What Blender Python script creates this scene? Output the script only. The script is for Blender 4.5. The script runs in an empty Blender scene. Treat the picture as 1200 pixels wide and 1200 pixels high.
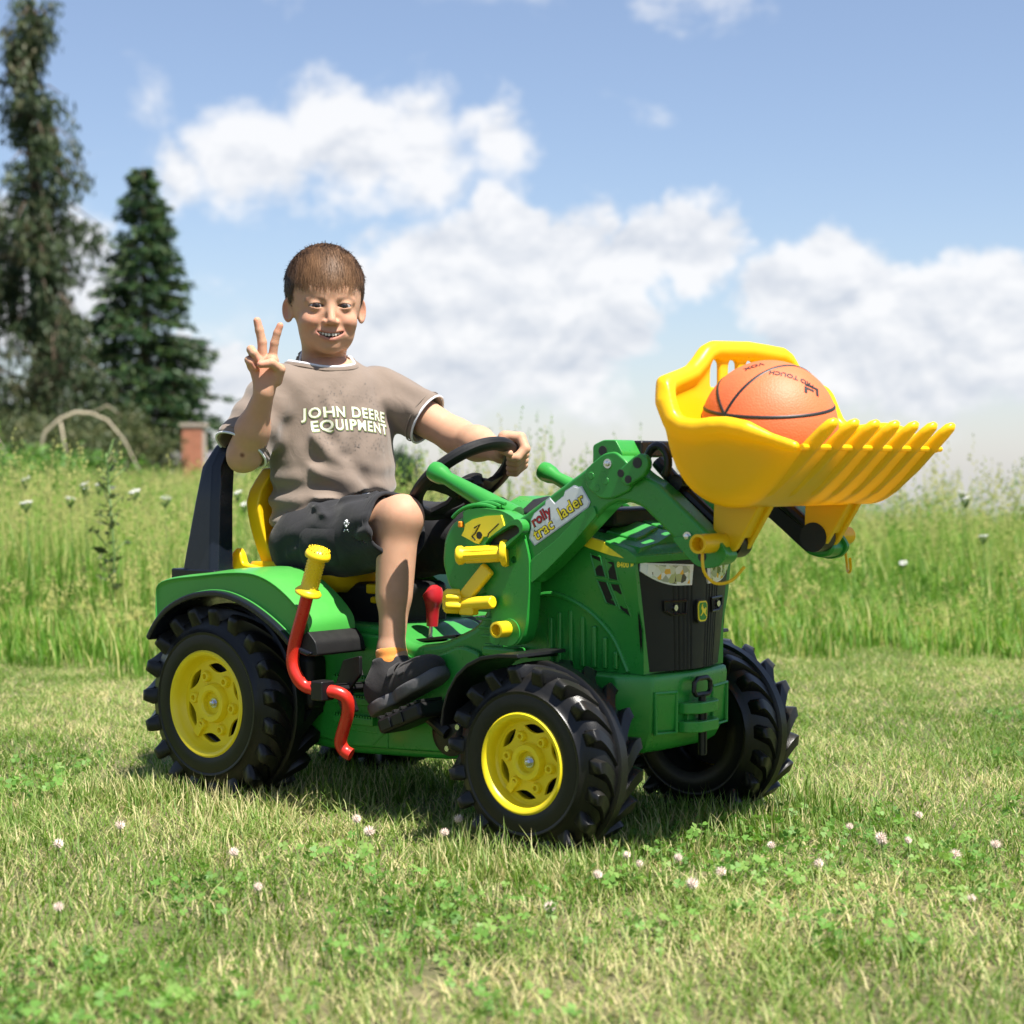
import bpy, bmesh, math, random
import numpy as np
from mathutils import Vector, Matrix, geometry
from mathutils.bvhtree import BVHTree
random.seed(7); RNG = np.random.default_rng(7)
S = bpy.context.scene
COL = S.collection
R = math.radians

# ------------------------------------------------------------------ camera
# world frame: X = the way the pedal tractor heads, Y = its left, Z = up, origin on the lawn under the rear axle
CAM = Vector((2.5578, -2.5198, 0.6118)); YAW = 0.6822; PITCH = 0.0242
cd = bpy.data.cameras.new('camera'); cam = bpy.data.objects.new('camera', cd); COL.objects.link(cam)
cam.location = CAM
cam.rotation_euler = (math.pi/2 - PITCH, 0, YAW)
cd.sensor_width = 36; cd.lens = 2182.75/1200*36
cd.clip_start = 0.05; cd.clip_end = 3000
cd.dof.use_dof = True; cd.dof.focus_distance = 3.25; cd.dof.aperture_fstop = 5.4
S.camera = cam
FWD = Vector((-math.sin(YAW), math.cos(YAW), 0)); RGT = Vector((math.cos(YAW), math.sin(YAW), 0))
def lie(lat, fwd):
    """height of the land: level lawn, the meadow falls away beyond its brow towards the right"""
    r = np.clip((lat/np.maximum(fwd, 1.0) + .16)/.14, 0, 1); r = r*r*(3-2*r)
    q = np.maximum(fwd-8.5, 0); return -.034*q*r*np.clip(q/3, 0, 1)
def field(lat, fwd, z=0.0):
    """a spot of the meadow: metres to the right of and ahead of where the photographer stands"""
    p = CAM + RGT*lat + FWD*fwd
    return Vector((p.x, p.y, z + float(lie(np.float64(lat), np.float64(fwd)))))

# ------------------------------------------------------------------ light
SUN_EL = R(63)
sd = RGT*math.cos(R(44)) - FWD*math.sin(R(44))          # sun stands high behind the photographer's right shoulder
SUN_DIR = Vector((sd.x*math.cos(SUN_EL), sd.y*math.cos(SUN_EL), math.sin(SUN_EL)))
sl = bpy.data.lights.new('sun', 'SUN'); sl.energy = 5.0; sl.angle = R(0.55); sl.color = (1.0, 0.955, 0.88)
so = bpy.data.objects.new('sun', sl); COL.objects.link(so)
so.rotation_euler = (-SUN_DIR).to_track_quat('-Z', 'Y').to_euler(); so.location = (0, 0, 12)

w = bpy.data.worlds.new('World'); S.world = w; w.use_nodes = True
NT = w.node_tree; NT.nodes.clear()
def wn(t, **k):
    n = NT.nodes.new(t)
    for a, b in k.items(): setattr(n, a, b)
    return n
def wl(a, b): NT.links.new(a, b)
def wmath(op, a, b=None, c=None, clamp=False):
    n = wn('ShaderNodeMath', operation=op, use_clamp=clamp)
    for i, v in enumerate((a, b, c)):
        if v is None: continue
        if isinstance(v, (int, float)): n.inputs[i].default_value = v
        else: wl(v, n.inputs[i])
    return n.outputs[0]
SKY_STR = 0.064
out = wn('ShaderNodeOutputWorld'); bg = wn('ShaderNodeBackground'); bg.inputs['Strength'].default_value = SKY_STR
wl(bg.outputs[0], out.inputs[0])
sky = wn('ShaderNodeTexSky', sky_type='NISHITA'); sky.sun_disc = False
sky.sun_elevation = SUN_EL; sky.sun_rotation = math.atan2(SUN_DIR.x, SUN_DIR.y)
sky.air_density = 1.0; sky.dust_density = 0.4; sky.ozone_density = 3.0; sky.altitude = 300
tc = wn('ShaderNodeTexCoord'); D0 = tc.outputs['Generated']
mp = wn('ShaderNodeMapping'); mp.inputs['Scale'].default_value = (1, 1, 1.5); wl(D0, mp.inputs[0])
def noise(vec, scale, detail, rough, dist=0.0, off=None):
    if off is not None:
        v = wn('ShaderNodeVectorMath', operation='ADD'); wl(vec, v.inputs[0]); v.inputs[1].default_value = off; vec = v.outputs[0]
    n = wn('ShaderNodeTexNoise'); n.inputs['Scale'].default_value = scale; n.inputs['Detail'].default_value = detail
    n.inputs['Roughness'].default_value = rough; n.inputs['Distortion'].default_value = dist; wl(vec, n.inputs['Vector'])
    return n.outputs['Fac']
n_big = noise(mp.outputs[0], 5.0, 3, 0.5)
n_mid = noise(mp.outputs[0], 20.0, 8, 0.58, 0.25)
n_up = noise(mp.outputs[0], 20.0, 6, 0.55, 0.25, off=(SUN_DIR.x*0.006, SUN_DIR.y*0.006, 0.016))
# cumulus heaps: (azimuth from the view axis in degrees, elevation, radius, weight)
HEAPS = [(-2.0,5.8,2.2,1.1),(0.2,6.7,2.1,1.15),(2.0,6.3,2.0,1.1),(-3.8,4.2,2.0,1.0),(0.2,4.6,2.8,1.1),(4.2,6.3,1.7,1.0),(5.6,6.7,1.7,1.0),
         (3.0,4.9,1.8,0.85),(-1.8,3.4,2.4,0.75),(1.8,3.2,2.4,0.7),
         (8.4,4.8,1.7,0.95),(10.4,5.3,1.9,1.05),(12.4,4.6,2.1,1.1),(14.8,4.3,2.3,1.1),(9.8,3.5,2.0,0.9),(13.0,3.0,2.4,0.9),(17.5,5.0,2.6,1.0),
         (-13.6,5.6,2.2,1.1),(-15.8,6.2,2.2,1.0),(-9.2,2.6,1.5,1.1),(-10.0,2.0,1.2,1.0),(-18.5,3.6,2.2,0.9),
         (-7.6,9.3,2.4,0.66),(-5.2,9.7,2.4,0.68),(-2.8,10.0,2.3,0.66),(-9.6,8.6,1.6,0.55),(-0.6,10.0,1.7,.55),(5.5,15.5,2.6,0.5),(-7,15.4,2.2,.5)]
acc = None
# the heaps wobble: the direction is warped by noise before the distance to each heap is taken
wv = wn('ShaderNodeTexNoise'); wv.inputs['Scale'].default_value = 16; wv.inputs['Detail'].default_value = 6; wv.inputs['Roughness'].default_value = .6; wl(D0, wv.inputs['Vector'])
wsub = wn('ShaderNodeVectorMath', operation='SUBTRACT'); wl(wv.outputs['Color'], wsub.inputs[0]); wsub.inputs[1].default_value = (.5, .5, .5)
wsc = wn('ShaderNodeVectorMath', operation='SCALE'); wl(wsub.outputs[0], wsc.inputs[0]); wsc.inputs['Scale'].default_value = 0.075
wadd = wn('ShaderNodeVectorMath', operation='ADD'); wl(D0, wadd.inputs[0]); wl(wsc.outputs[0], wadd.inputs[1])
for az, el, rad, wt in HEAPS:
    a = R(az); e = R(el)
    b = FWD*math.cos(a)*math.cos(e) + RGT*math.sin(a)*math.cos(e) + Vector((0, 0, math.sin(e)))
    dn = wn('ShaderNodeVectorMath', operation='DISTANCE'); wl(wadd.outputs[0], dn.inputs[0]); dn.inputs[1].default_value = b
    g = wmath('MULTIPLY', wmath('SUBTRACT', 1.0, wmath('DIVIDE', dn.outputs['Value'], R(rad)*1.25), clamp=True), wt)
    acc = g if acc is None else wmath('MAXIMUM', acc, g)
zc = wn('ShaderNodeSeparateXYZ'); wl(D0, zc.inputs[0])
# the rest of the sky carries the same fair-weather cloud
gen = wmath('MULTIPLY', wmath('SUBTRACT', n_big, 0.53), 1.3)
base = wmath('MAXIMUM', acc, gen)
dens = wmath('ADD', wmath('MULTIPLY', base, 1.0), wmath('MULTIPLY', wmath('SUBTRACT', n_mid, 0.5), 0.72))
cov = wn('ShaderNodeMapRange', interpolation_type='SMOOTHSTEP'); cov.inputs['From Min'].default_value = 0.10; cov.inputs['From Max'].default_value = 0.42; wl(dens, cov.inputs['Value'])
# relief of the cloud: thicker towards the sun = shaded
relief = wmath('SUBTRACT', n_mid, n_up)
up_el = wmath('MULTIPLY', zc.outputs['Z'], 2.6)
lit = wmath('ADD', wmath('ADD', wmath('MULTIPLY', relief, 3.2), 0.42), up_el, clamp=True)
lit2 = wmath('ADD', lit, wmath('MULTIPLY', wmath('SUBTRACT', 0.5, wmath('MULTIPLY', dens, 0.7)), 0.25), clamp=True)
ramp = wn('ShaderNodeMix', data_type='RGBA'); ramp.inputs[6].default_value = (0.285/SKY_STR, 0.308/SKY_STR, 0.350/SKY_STR, 1)
ramp.inputs[7].default_value = (0.445/SKY_STR, 0.447/SKY_STR, 0.455/SKY_STR, 1); wl(lit2, ramp.inputs[0])
# clear air: Nishita, veiled a little towards the horizon by summer haze
hz = wn('ShaderNodeMapRange', interpolation_type='SMOOTHSTEP'); hz.inputs['From Min'].default_value = -0.02; hz.inputs['From Max'].default_value = 0.13
hz.inputs['To Min'].default_value = 0.40; hz.inputs['To Max'].default_value = 0.14; wl(zc.outputs['Z'], hz.inputs['Value'])
mixh = wn('ShaderNodeMix', data_type='RGBA'); mixh.inputs[7].default_value = (0.262/SKY_STR, 0.292/SKY_STR, 0.360/SKY_STR, 1)
tnt = wn('ShaderNodeMix', data_type='RGBA', blend_type='MULTIPLY'); tnt.inputs[0].default_value = 1; tnt.inputs[7].default_value = (1.05, 1.0, 1.03, 1); wl(sky.outputs[0], tnt.inputs[6])   # white balance of the clear air
wl(hz.outputs[0], mixh.inputs[0]); wl(tnt.outputs[2], mixh.inputs[6])
mixc = wn('ShaderNodeMix', data_type='RGBA'); wl(wmath('MULTIPLY', cov.outputs[0], 0.94), mixc.inputs[0]); wl(mixh.outputs[2], mixc.inputs[6]); wl(ramp.outputs[2], mixc.inputs[7])
wl(mixc.outputs[2], bg.inputs['Color'])

w.cycles.sampling_method = 'MANUAL'; w.cycles.sample_map_resolution = 512
vs = S.view_settings; vs.view_transform = 'Standard'; vs.look = 'None'; vs.gamma = 1; vs.use_curve_mapping = False; vs.exposure = 1.15
S.cycles.use_denoising = True; S.cycles.max_bounces = 8; S.cycles.transparent_max_bounces = 8
S.cycles.diffuse_bounces = 4; S.cycles.glossy_bounces = 4

# ------------------------------------------------------------------ materials
def newmat(name):
    m = bpy.data.materials.new(name); m.use_nodes = True; nt = m.node_tree; nt.nodes.clear()
    o = nt.nodes.new('ShaderNodeOutputMaterial'); b = nt.nodes.new('ShaderNodeBsdfPrincipled'); nt.links.new(b.outputs[0], o.inputs[0])
    return m, nt, b, o
def nn(nt, t, **k):
    n = nt.nodes.new(t)
    for a, v in k.items(): setattr(n, a, v)
    return n
MATS = {}
def plastic(name, col, rough=0.35, var=0.12, bump=0.08, bscale=420, dust=0.06, spec=0.5, metal=0.0, coat=0.0):
    """moulded plastic: slight mottling, fine orange-peel grain, scuffs that change the gloss, dust on what faces up"""
    m, nt, b, o = newmat(name); L = nt.links.new
    t = nn(nt, 'ShaderNodeTexCoord')
    n1 = nn(nt, 'ShaderNodeTexNoise'); n1.inputs['Scale'].default_value = 14; n1.inputs['Detail'].default_value = 6; L(t.outputs['Object'], n1.inputs['Vector'])
    n2 = nn(nt, 'ShaderNodeTexNoise'); n2.inputs['Scale'].default_value = bscale; n2.inputs['Detail'].default_value = 3; L(t.outputs['Object'], n2.inputs['Vector'])
    r1 = nn(nt, 'ShaderNodeMix', data_type='RGBA')
    c = Vector(col); r1.inputs[6].default_value = (*(c*(1-var)), 1); r1.inputs[7].default_value = (*(c*(1+var)), 1); L(n1.outputs['Fac'], r1.inputs[0])
    g = nn(nt, 'ShaderNodeNewGeometry'); sx = nn(nt, 'ShaderNodeSeparateXYZ'); L(g.outputs['Normal'], sx.inputs[0])
    mr = nn(nt, 'ShaderNodeMapRange'); mr.inputs['From Min'].default_value = 0.2; mr.inputs['From Max'].default_value = 1.0; mr.inputs['To Max'].default_value = dust; L(sx.outputs['Z'], mr.inputs['Value'])
    n3 = nn(nt, 'ShaderNodeTexNoise'); n3.inputs['Scale'].default_value = 45; n3.inputs['Detail'].default_value = 8; n3.inputs['Roughness'].default_value = .7; L(t.outputs['Object'], n3.inputs['Vector'])
    mm = nn(nt, 'ShaderNodeMath', operation='MULTIPLY'); L(mr.outputs[0], mm.inputs[0]); L(n3.outputs['Fac'], mm.inputs[1])
    r2 = nn(nt, 'ShaderNodeMix', data_type='RGBA'); r2.inputs[7].default_value = (.42, .38, .28, 1); L(mm.outputs[0], r2.inputs[0]); L(r1.outputs[2], r2.inputs[6])
    L(r2.outputs[2], b.inputs['Base Color'])
    rr = nn(nt, 'ShaderNodeMapRange'); rr.inputs['To Min'].default_value = rough*0.72; rr.inputs['To Max'].default_value = min(1, rough*1.38)
    L(n3.outputs['Fac'], rr.inputs['Value']); L(rr.outputs[0], b.inputs['Roughness'])
    bp = nn(nt, 'ShaderNodeBump'); bp.inputs['Strength'].default_value = bump; bp.inputs['Distance'].default_value = 0.001; L(n2.outputs['Fac'], bp.inputs['Height'])
    bp2 = nn(nt, 'ShaderNodeBump'); bp2.inputs['Strength'].default_value = 0.05; bp2.inputs['Distance'].default_value = 0.006; L(n1.outputs['Fac'], bp2.inputs['Height']); L(bp.outputs[0], bp2.inputs['Normal'])
    L(bp2.outputs[0], b.inputs['Normal'])
    b.inputs['Metallic'].default_value = metal; b.inputs['Specular IOR Level'].default_value = spec
    b.inputs['Coat Weight'].default_value = coat
    MATS[name] = m; return m
GREEN = plastic('green_plastic', (0.022, 0.235, 0.032), 0.28, dust=0.10)
GREEN_LIT = plastic('sunlit_green_plastic', (0.050, 0.30, 0.045), 0.30, dust=0.08)  # lighter copy of the green: sun on the rear fenders put into the colour
YELLOW = plastic('yellow_plastic', (0.92, 0.60, 0.008), 0.34, var=.04, dust=0.03)
def glowing_through(m, col, fac):
    nt = m.node_tree; o = [n for n in nt.nodes if n.type == 'OUTPUT_MATERIAL'][0]; b = [n for n in nt.nodes if n.type == 'BSDF_PRINCIPLED'][0]
    t = nn(nt, 'ShaderNodeBsdfTranslucent'); t.inputs['Color'].default_value = (*col, 1); x = nn(nt, 'ShaderNodeMixShader'); x.inputs[0].default_value = fac
    nt.links.new(b.outputs[0], x.inputs[1]); nt.links.new(t.outputs[0], x.inputs[2]); nt.links.new(x.outputs[0], o.inputs[0])
glowing_through(YELLOW, (1.0, .70, .02), .30)          # thin blow-moulded plastic lets light through
YEL2 = plastic('bright_yellow_plastic', (0.88, 0.60, 0.012), 0.33, var=.05, dust=0.05)
RIMY = plastic('rim_yellow_plastic', (0.86, 0.66, 0.010), 0.36, var=.06, dust=0.05)
TYRE = plastic('tyre_plastic', (0.0065, 0.0065, 0.007), 0.30, bump=.2, bscale=600, dust=0.05, spec=.32)
BLACK = plastic('black_plastic', (0.008, 0.008, 0.009), 0.32, bump=.15, dust=0.02, spec=.35)
BLACKM = plastic('matt_black_plastic', (0.009, 0.009, 0.0095), 0.46, bump=.3, bscale=700, dust=0.02, spec=.30)
NAVY = plastic('blueblack_plastic', (0.006, 0.008, 0.014), 0.24, dust=0.02, spec=.40)
RED = plastic('red_lacquer', (0.55, 0.022, 0.012), 0.28, dust=0.05)
DRED = plastic('dark_red_plastic', (0.36, 0.012, 0.018), 0.30, dust=0.05)
CHROME = plastic('bright_steel', (0.62, 0.62, 0.64), 0.22, var=.05, metal=1.0, dust=.03)
WHITE = plastic('white_print', (0.80, 0.80, 0.80), 0.4, var=.02, bump=.02)
SILVER = plastic('silver_print', (0.50, 0.52, 0.60), 0.35, var=.04, bump=.02)
INK = plastic('black_print', (0.012, 0.012, 0.012), 0.45, var=.02, bump=.02)
YINK = plastic('yellow_print', (0.90, 0.72, 0.03), 0.4, var=.02, bump=.02)
RINK = plastic('red_print', (0.42, 0.012, 0.02), 0.4, var=.02, bump=.02)
ORANGE = plastic('orange_plastic', (0.85, 0.26, 0.01), 0.4)

def flat(name, col, rough=0.7, scale=60, var=.2, bump=.2, sheen=0.0, bdist=.002):
    m, nt, b, o = newmat(name); L = nt.links.new
    t = nn(nt, 'ShaderNodeTexCoord')
    n1 = nn(nt, 'ShaderNodeTexNoise'); n1.inputs['Scale'].default_value = scale; n1.inputs['Detail'].default_value = 6; L(t.outputs['Object'], n1.inputs['Vector'])
    r1 = nn(nt, 'ShaderNodeMix', data_type='RGBA'); c = Vector(col)
    r1.inputs[6].default_value = (*(c*(1-var)), 1); r1.inputs[7].default_value = (*(c*(1+var)), 1); L(n1.outputs['Fac'], r1.inputs[0])
    L(r1.outputs[2], b.inputs['Base Color']); b.inputs['Roughness'].default_value = rough
    bp = nn(nt, 'ShaderNodeBump'); bp.inputs['Strength'].default_value = bump; bp.inputs['Distance'].default_value = bdist; L(n1.outputs['Fac'], bp.inputs['Height']); L(bp.outputs[0], b.inputs['Normal'])
    b.inputs['Sheen Weight'].default_value = sheen
    MATS[name] = m; return m

# ------------------------------------------------------------------ mesh helpers
def empty(name, loc=(0, 0, 0), label=None, cat=None, group=None):
    o = bpy.data.objects.new(name, None); COL.objects.link(o); o.location = loc; o.empty_display_size = .05
    tag(o, label, cat, group); return o
def tag(o, label=None, cat=None, group=None, kind=None):
    for k, v in (('label', label), ('category', cat), ('group', group), ('kind', kind)):
        if v: o[k] = v
    return o
def finish(name, bm, mat, parent=None, bevel=0.0, seg=2, sharp=32, recalc=True):
    """link a bmesh as ONE object; world coordinates are kept, whatever the parent's location"""
    if recalc: bmesh.ops.recalc_face_normals(bm, faces=bm.faces[:])
    me = bpy.data.meshes.new(name)
    for f in bm.faces: f.smooth = True
    if not bevel:
        ca = math.cos(R(sharp))
        for e in bm.edges:
            if len(e.link_faces) == 2 and e.link_faces[0].normal.dot(e.link_faces[1].normal) < ca: e.smooth = False
    bm.to_mesh(me); bm.free()
    for m in (mat if isinstance(mat, (list, tuple)) else [mat]): me.materials.append(m)
    o = bpy.data.objects.new(name, me); COL.objects.link(o)
    if parent is not None:
        o.parent = parent
        M = Matrix.Identity(4); p = parent
        while p is not None: M = Matrix.Translation(p.location) @ M; p = p.parent
        me.transform(M.inverted())
    if bevel:
        md = o.modifiers.new('bevel', 'BEVEL'); md.width = bevel; md.segments = seg; md.limit_method = 'ANGLE'; md.angle_limit = R(28); md.harden_normals = True
        md.use_clamp_overlap = True
    return o
def box(bm, c, s, rot=None):
    M = Matrix.Translation(c) @ (rot.to_4x4() if rot is not None else Matrix.Identity(4)) @ Matrix.Diagonal((*s, 1))
    return bmesh.ops.create_cube(bm, size=1, matrix=M)['verts']
def frame_for(d):
    d = Vector(d).normalized(); a = Vector((0, 0, 1)) if abs(d.z) < .9 else Vector((1, 0, 0))
    u = d.cross(a).normalized(); return u, d.cross(u).normalized()
def tube(bm, pts, rad, n=14, cap=True, smooth_path=0):
    """round bar along a path; rad a number or one per point"""
    pts = [Vector(p) for p in pts]
    rad = list(rad) if isinstance(rad, (list, tuple)) else [rad]*len(pts)
    if smooth_path:
        P, Q = [], []
        for i in range(len(pts)-1):
            p0 = pts[max(i-1, 0)]; p1 = pts[i]; p2 = pts[i+1]; p3 = pts[min(i+2, len(pts)-1)]
            for k in range(smooth_path):
                t = k/smooth_path
                P.append(.5*((2*p1)+(p2-p0)*t+(2*p0-5*p1+4*p2-p3)*t*t+(3*p1-p0-3*p2+p3)*t**3)); Q.append(rad[i]*(1-t)+rad[i+1]*t)
        P.append(pts[-1]); Q.append(rad[-1]); pts, rad = P, Q
    rings = []; u = None
    for i, p in enumerate(pts):
        d = (pts[min(i+1, len(pts)-1)] - pts[max(i-1, 0)]).normalized()
        if u is None: u, v = frame_for(d)
        else:
            u = (u - d*u.dot(d)).normalized(); v = d.cross(u)
        rings.append([bm.verts.new(p + (u*math.cos(2*math.pi*k/n) + v*math.sin(2*math.pi*k/n))*rad[i]) for k in range(n)])
    for a, b in zip(rings[:-1], rings[1:]):
        for k in range(n): bm.faces.new((a[k], a[(k+1) % n], b[(k+1) % n], b[k]))
    if cap:
        bm.faces.new(rings[0][::-1]); bm.faces.new(rings[-1])
    return rings
def cyl(bm, a, b, r, n=20): return tube(bm, [a, b], r, n)
def loft(bm, rings, cap=True, closed=False):
    rs = [[bm.verts.new(p) for p in r] for r in rings]; n = len(rs[0])
    pairs = list(zip(rs[:-1], rs[1:])) + ([(rs[-1], rs[0])] if closed else [])
    for a, b in pairs:
        for k in range(n): bm.faces.new((a[k], a[(k+1) % n], b[(k+1) % n], b[k]))
    if cap and not closed:
        bm.faces.new(rs[0][::-1]); bm.faces.new(rs[-1])
    return rs
def lathe(bm, prof, origin, axis, n=48):
    """prof: (distance along axis, radius)"""
    axis = Vector(axis).normalized(); u, v = frame_for(axis); o = Vector(origin)
    rings = [[o + axis*a + (u*math.cos(2*math.pi*k/n) + v*math.sin(2*math.pi*k/n))*r for k in range(n)] for a, r in prof]
    return loft(bm, rings, cap=True)
def plate(bm, outer, holes, y0, y1, M=None):
    """flat plate: outline and holes as (x, z) loops, thickness from y0 to y1; M maps (x, y, z) to the world"""
    M = M or Matrix.Identity(4)
    loops = [outer] + list(holes)
    tri = geometry.tessellate_polygon([[Vector((x, z, 0)) for x, z in l] for l in loops])
    flatp = [p for l in loops for p in l]
    A = [bm.verts.new(M @ Vector((x, y0, z))) for x, z in flatp]; B = [bm.verts.new(M @ Vector((x, y1, z))) for x, z in flatp]
    if holes:
        for t in tri:
            try: bm.faces.new([A[i] for i in t]); bm.faces.new([B[i] for i in reversed(t)])
            except ValueError: pass
    else:
        bm.faces.new(A); bm.faces.new(B[::-1])
    k = 0
    for l in loops:
        n = len(l)
        for i in range(n):
            a, b = k+i, k+(i+1) % n
            bm.faces.new((A[a], A[b], B[b], B[a]))
        k += n
def circle2(x, z, r, n=14, sx=1.0): return [(x + r*sx*math.cos(2*math.pi*k/n), z + r*math.sin(2*math.pi*k/n)) for k in range(n)]
def smoothpoly(pts, n=6, closed=True):
    """Catmull-Rom through 2-D points"""
    out = []; m = len(pts); rng = range(m) if closed else range(m-1)
    g = (lambda i: pts[i % m]) if closed else (lambda i: pts[min(max(i, 0), m-1)])
    for i in rng:
        p0, p1, p2, p3 = [Vector(g(i+j)) for j in (-1, 0, 1, 2)]
        for k in range(n):
            t = k/n; q = .5*((2*p1)+(p2-p0)*t+(2*p0-5*p1+4*p2-p3)*t*t+(3*p1-p0-3*p2+p3)*t**3); out.append(tuple(q))
    if not closed: out.append(tuple(pts[-1]))
    return out
def roundpoly(pts, r, n=4):
    """polygon with rounded corners"""
    out = []; m = len(pts)
    for i in range(m):
        p0, p1, p2 = Vector(pts[i-1]), Vector(pts[i]), Vector(pts[(i+1) % m])
        a = (p0-p1); b = (p2-p1); rr = min(r, a.length*.45, b.length*.45)
        A = p1 + a.normalized()*rr; B = p1 + b.normalized()*rr
        for k in range(n+1):
            t = k/n; q = A*(1-t)**2 + p1*2*t*(1-t) + B*t*t; out.append((q.x, q.y))
    return out
def text_mesh(txt, size, bold=0.0, extrude=0.0, sub=0, align='CENTER', shear=0.0, spacing=1.0):
    """lettering as a mesh in its own XY plane (temporary; returned as vertex and face lists)"""
    cu = bpy.data.curves.new('lettering', 'FONT'); cu.body = txt; cu.size = size; cu.offset = bold; cu.extrude = extrude
    cu.align_x = align; cu.align_y = 'CENTER'; cu.shear = shear; cu.space_character = spacing; cu.resolution_u = 3
    ob = bpy.data.objects.new('lettering', cu); COL.objects.link(ob)
    dg = bpy.context.evaluated_depsgraph_get(); dg.update()
    me = bpy.data.meshes.new_from_object(ob.evaluated_get(dg))
    bm = bmesh.new(); bm.from_mesh(me); bmesh.ops.remove_doubles(bm, verts=bm.verts[:], dist=1e-6)
    if sub:
        bmesh.ops.triangulate(bm, faces=bm.faces[:])
        for _ in range(sub):
            long = [e for e in bm.edges if e.calc_length() > size*.12]
            if not long: break
            bmesh.ops.subdivide_edges(bm, edges=long, cuts=1); bmesh.ops.triangulate(bm, faces=[f for f in bm.faces if len(f.verts) > 3])
    bpy.data.objects.remove(ob); bpy.data.curves.remove(cu); bpy.data.meshes.remove(me)
    return bm
def place_text(bm, M):
    bm.transform(M); return bm
# ------------------------------------------------------------------ implicit modelling: smooth unions on a grid, turned into a mesh
class Grid:
    def __init__(g, lo, hi, h):
        g.lo = np.array(lo, np.float32); g.h = h; n = np.ceil((np.array(hi)-np.array(lo))/h).astype(int)+1; g.n = n
        ax_ = [g.lo[i]+h*np.arange(n[i], dtype=np.float32) for i in range(3)]
        g.X, g.Y, g.Z = ax_[0][:, None, None], ax_[1][None, :, None], ax_[2][None, None, :]
        g.D = np.full(tuple(n), 1.0, np.float32)
    def loc(g, M):
        """local coordinates through a 3x3 whose ROWS are the local axes, about an origin: M = (origin, rows)"""
        o, A = M; A = np.array(A, np.float32); x, y, z = g.X-o[0], g.Y-o[1], g.Z-o[2]
        return [A[i, 0]*x + A[i, 1]*y + A[i, 2]*z for i in range(3)]
def q_sph(p, c, r): return np.sqrt((p[0]-c[0])**2+(p[1]-c[1])**2+(p[2]-c[2])**2)-r
def q_ell(p, c, r):
    a, b, d = (p[0]-c[0]), (p[1]-c[1]), (p[2]-c[2])
    k0 = np.sqrt((a/r[0])**2+(b/r[1])**2+(d/r[2])**2); k1 = np.sqrt((a/r[0]**2)**2+(b/r[1]**2)**2+(d/r[2]**2)**2)
    return k0*(k0-1)/(k1+1e-9)
def q_cone(p, a, b, ra, rb):
    ba = [b[i]-a[i] for i in range(3)]; L2 = sum(v*v for v in ba); pa = [p[i]-a[i] for i in range(3)]
    h = np.clip((pa[0]*ba[0]+pa[1]*ba[1]+pa[2]*ba[2])/L2, 0, 1)
    return np.sqrt((pa[0]-h*ba[0])**2+(pa[1]-h*ba[1])**2+(pa[2]-h*ba[2])**2)-(ra+(rb-ra)*h)
def q_box(p, c, b, r):
    q = [np.abs(p[i]-c[i])-(b[i]-r) for i in range(3)]
    return np.sqrt(np.maximum(q[0], 0)**2+np.maximum(q[1], 0)**2+np.maximum(q[2], 0)**2)+np.minimum(np.maximum(q[0], np.maximum(q[1], q[2])), 0)-r
def smin(a, b, k):
    h = np.clip(.5+.5*(b-a)/k, 0, 1); return b*(1-h)+a*h-k*h*(1-h)
def smax(a, b, k): return -smin(-a, -b, k)
def poly2d(X, Z, pts):
    """signed distance to a closed 2-D polygon"""
    P_ = np.array(pts, np.float32); n = len(P_); d = np.full(np.broadcast(X, Z).shape, 1e9, np.float32); s = np.ones_like(d)
    for i in range(n):
        a, b = P_[i], P_[i-1]; e = b-a; wx, wz = X-a[0], Z-a[1]; t_ = np.clip((wx*e[0]+wz*e[1])/(e@e+1e-12), 0, 1)
        bx, bz = wx-e[0]*t_, wz-e[1]*t_; d = np.minimum(d, bx*bx+bz*bz)
        c1 = Z >= a[1]; c2 = Z < b[1]; c3 = e[0]*wz > e[1]*wx
        flip = (c1 & c2 & c3) | (~c1 & ~c2 & ~c3); s = np.where(flip, -s, s)
    return s*np.sqrt(d)
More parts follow.
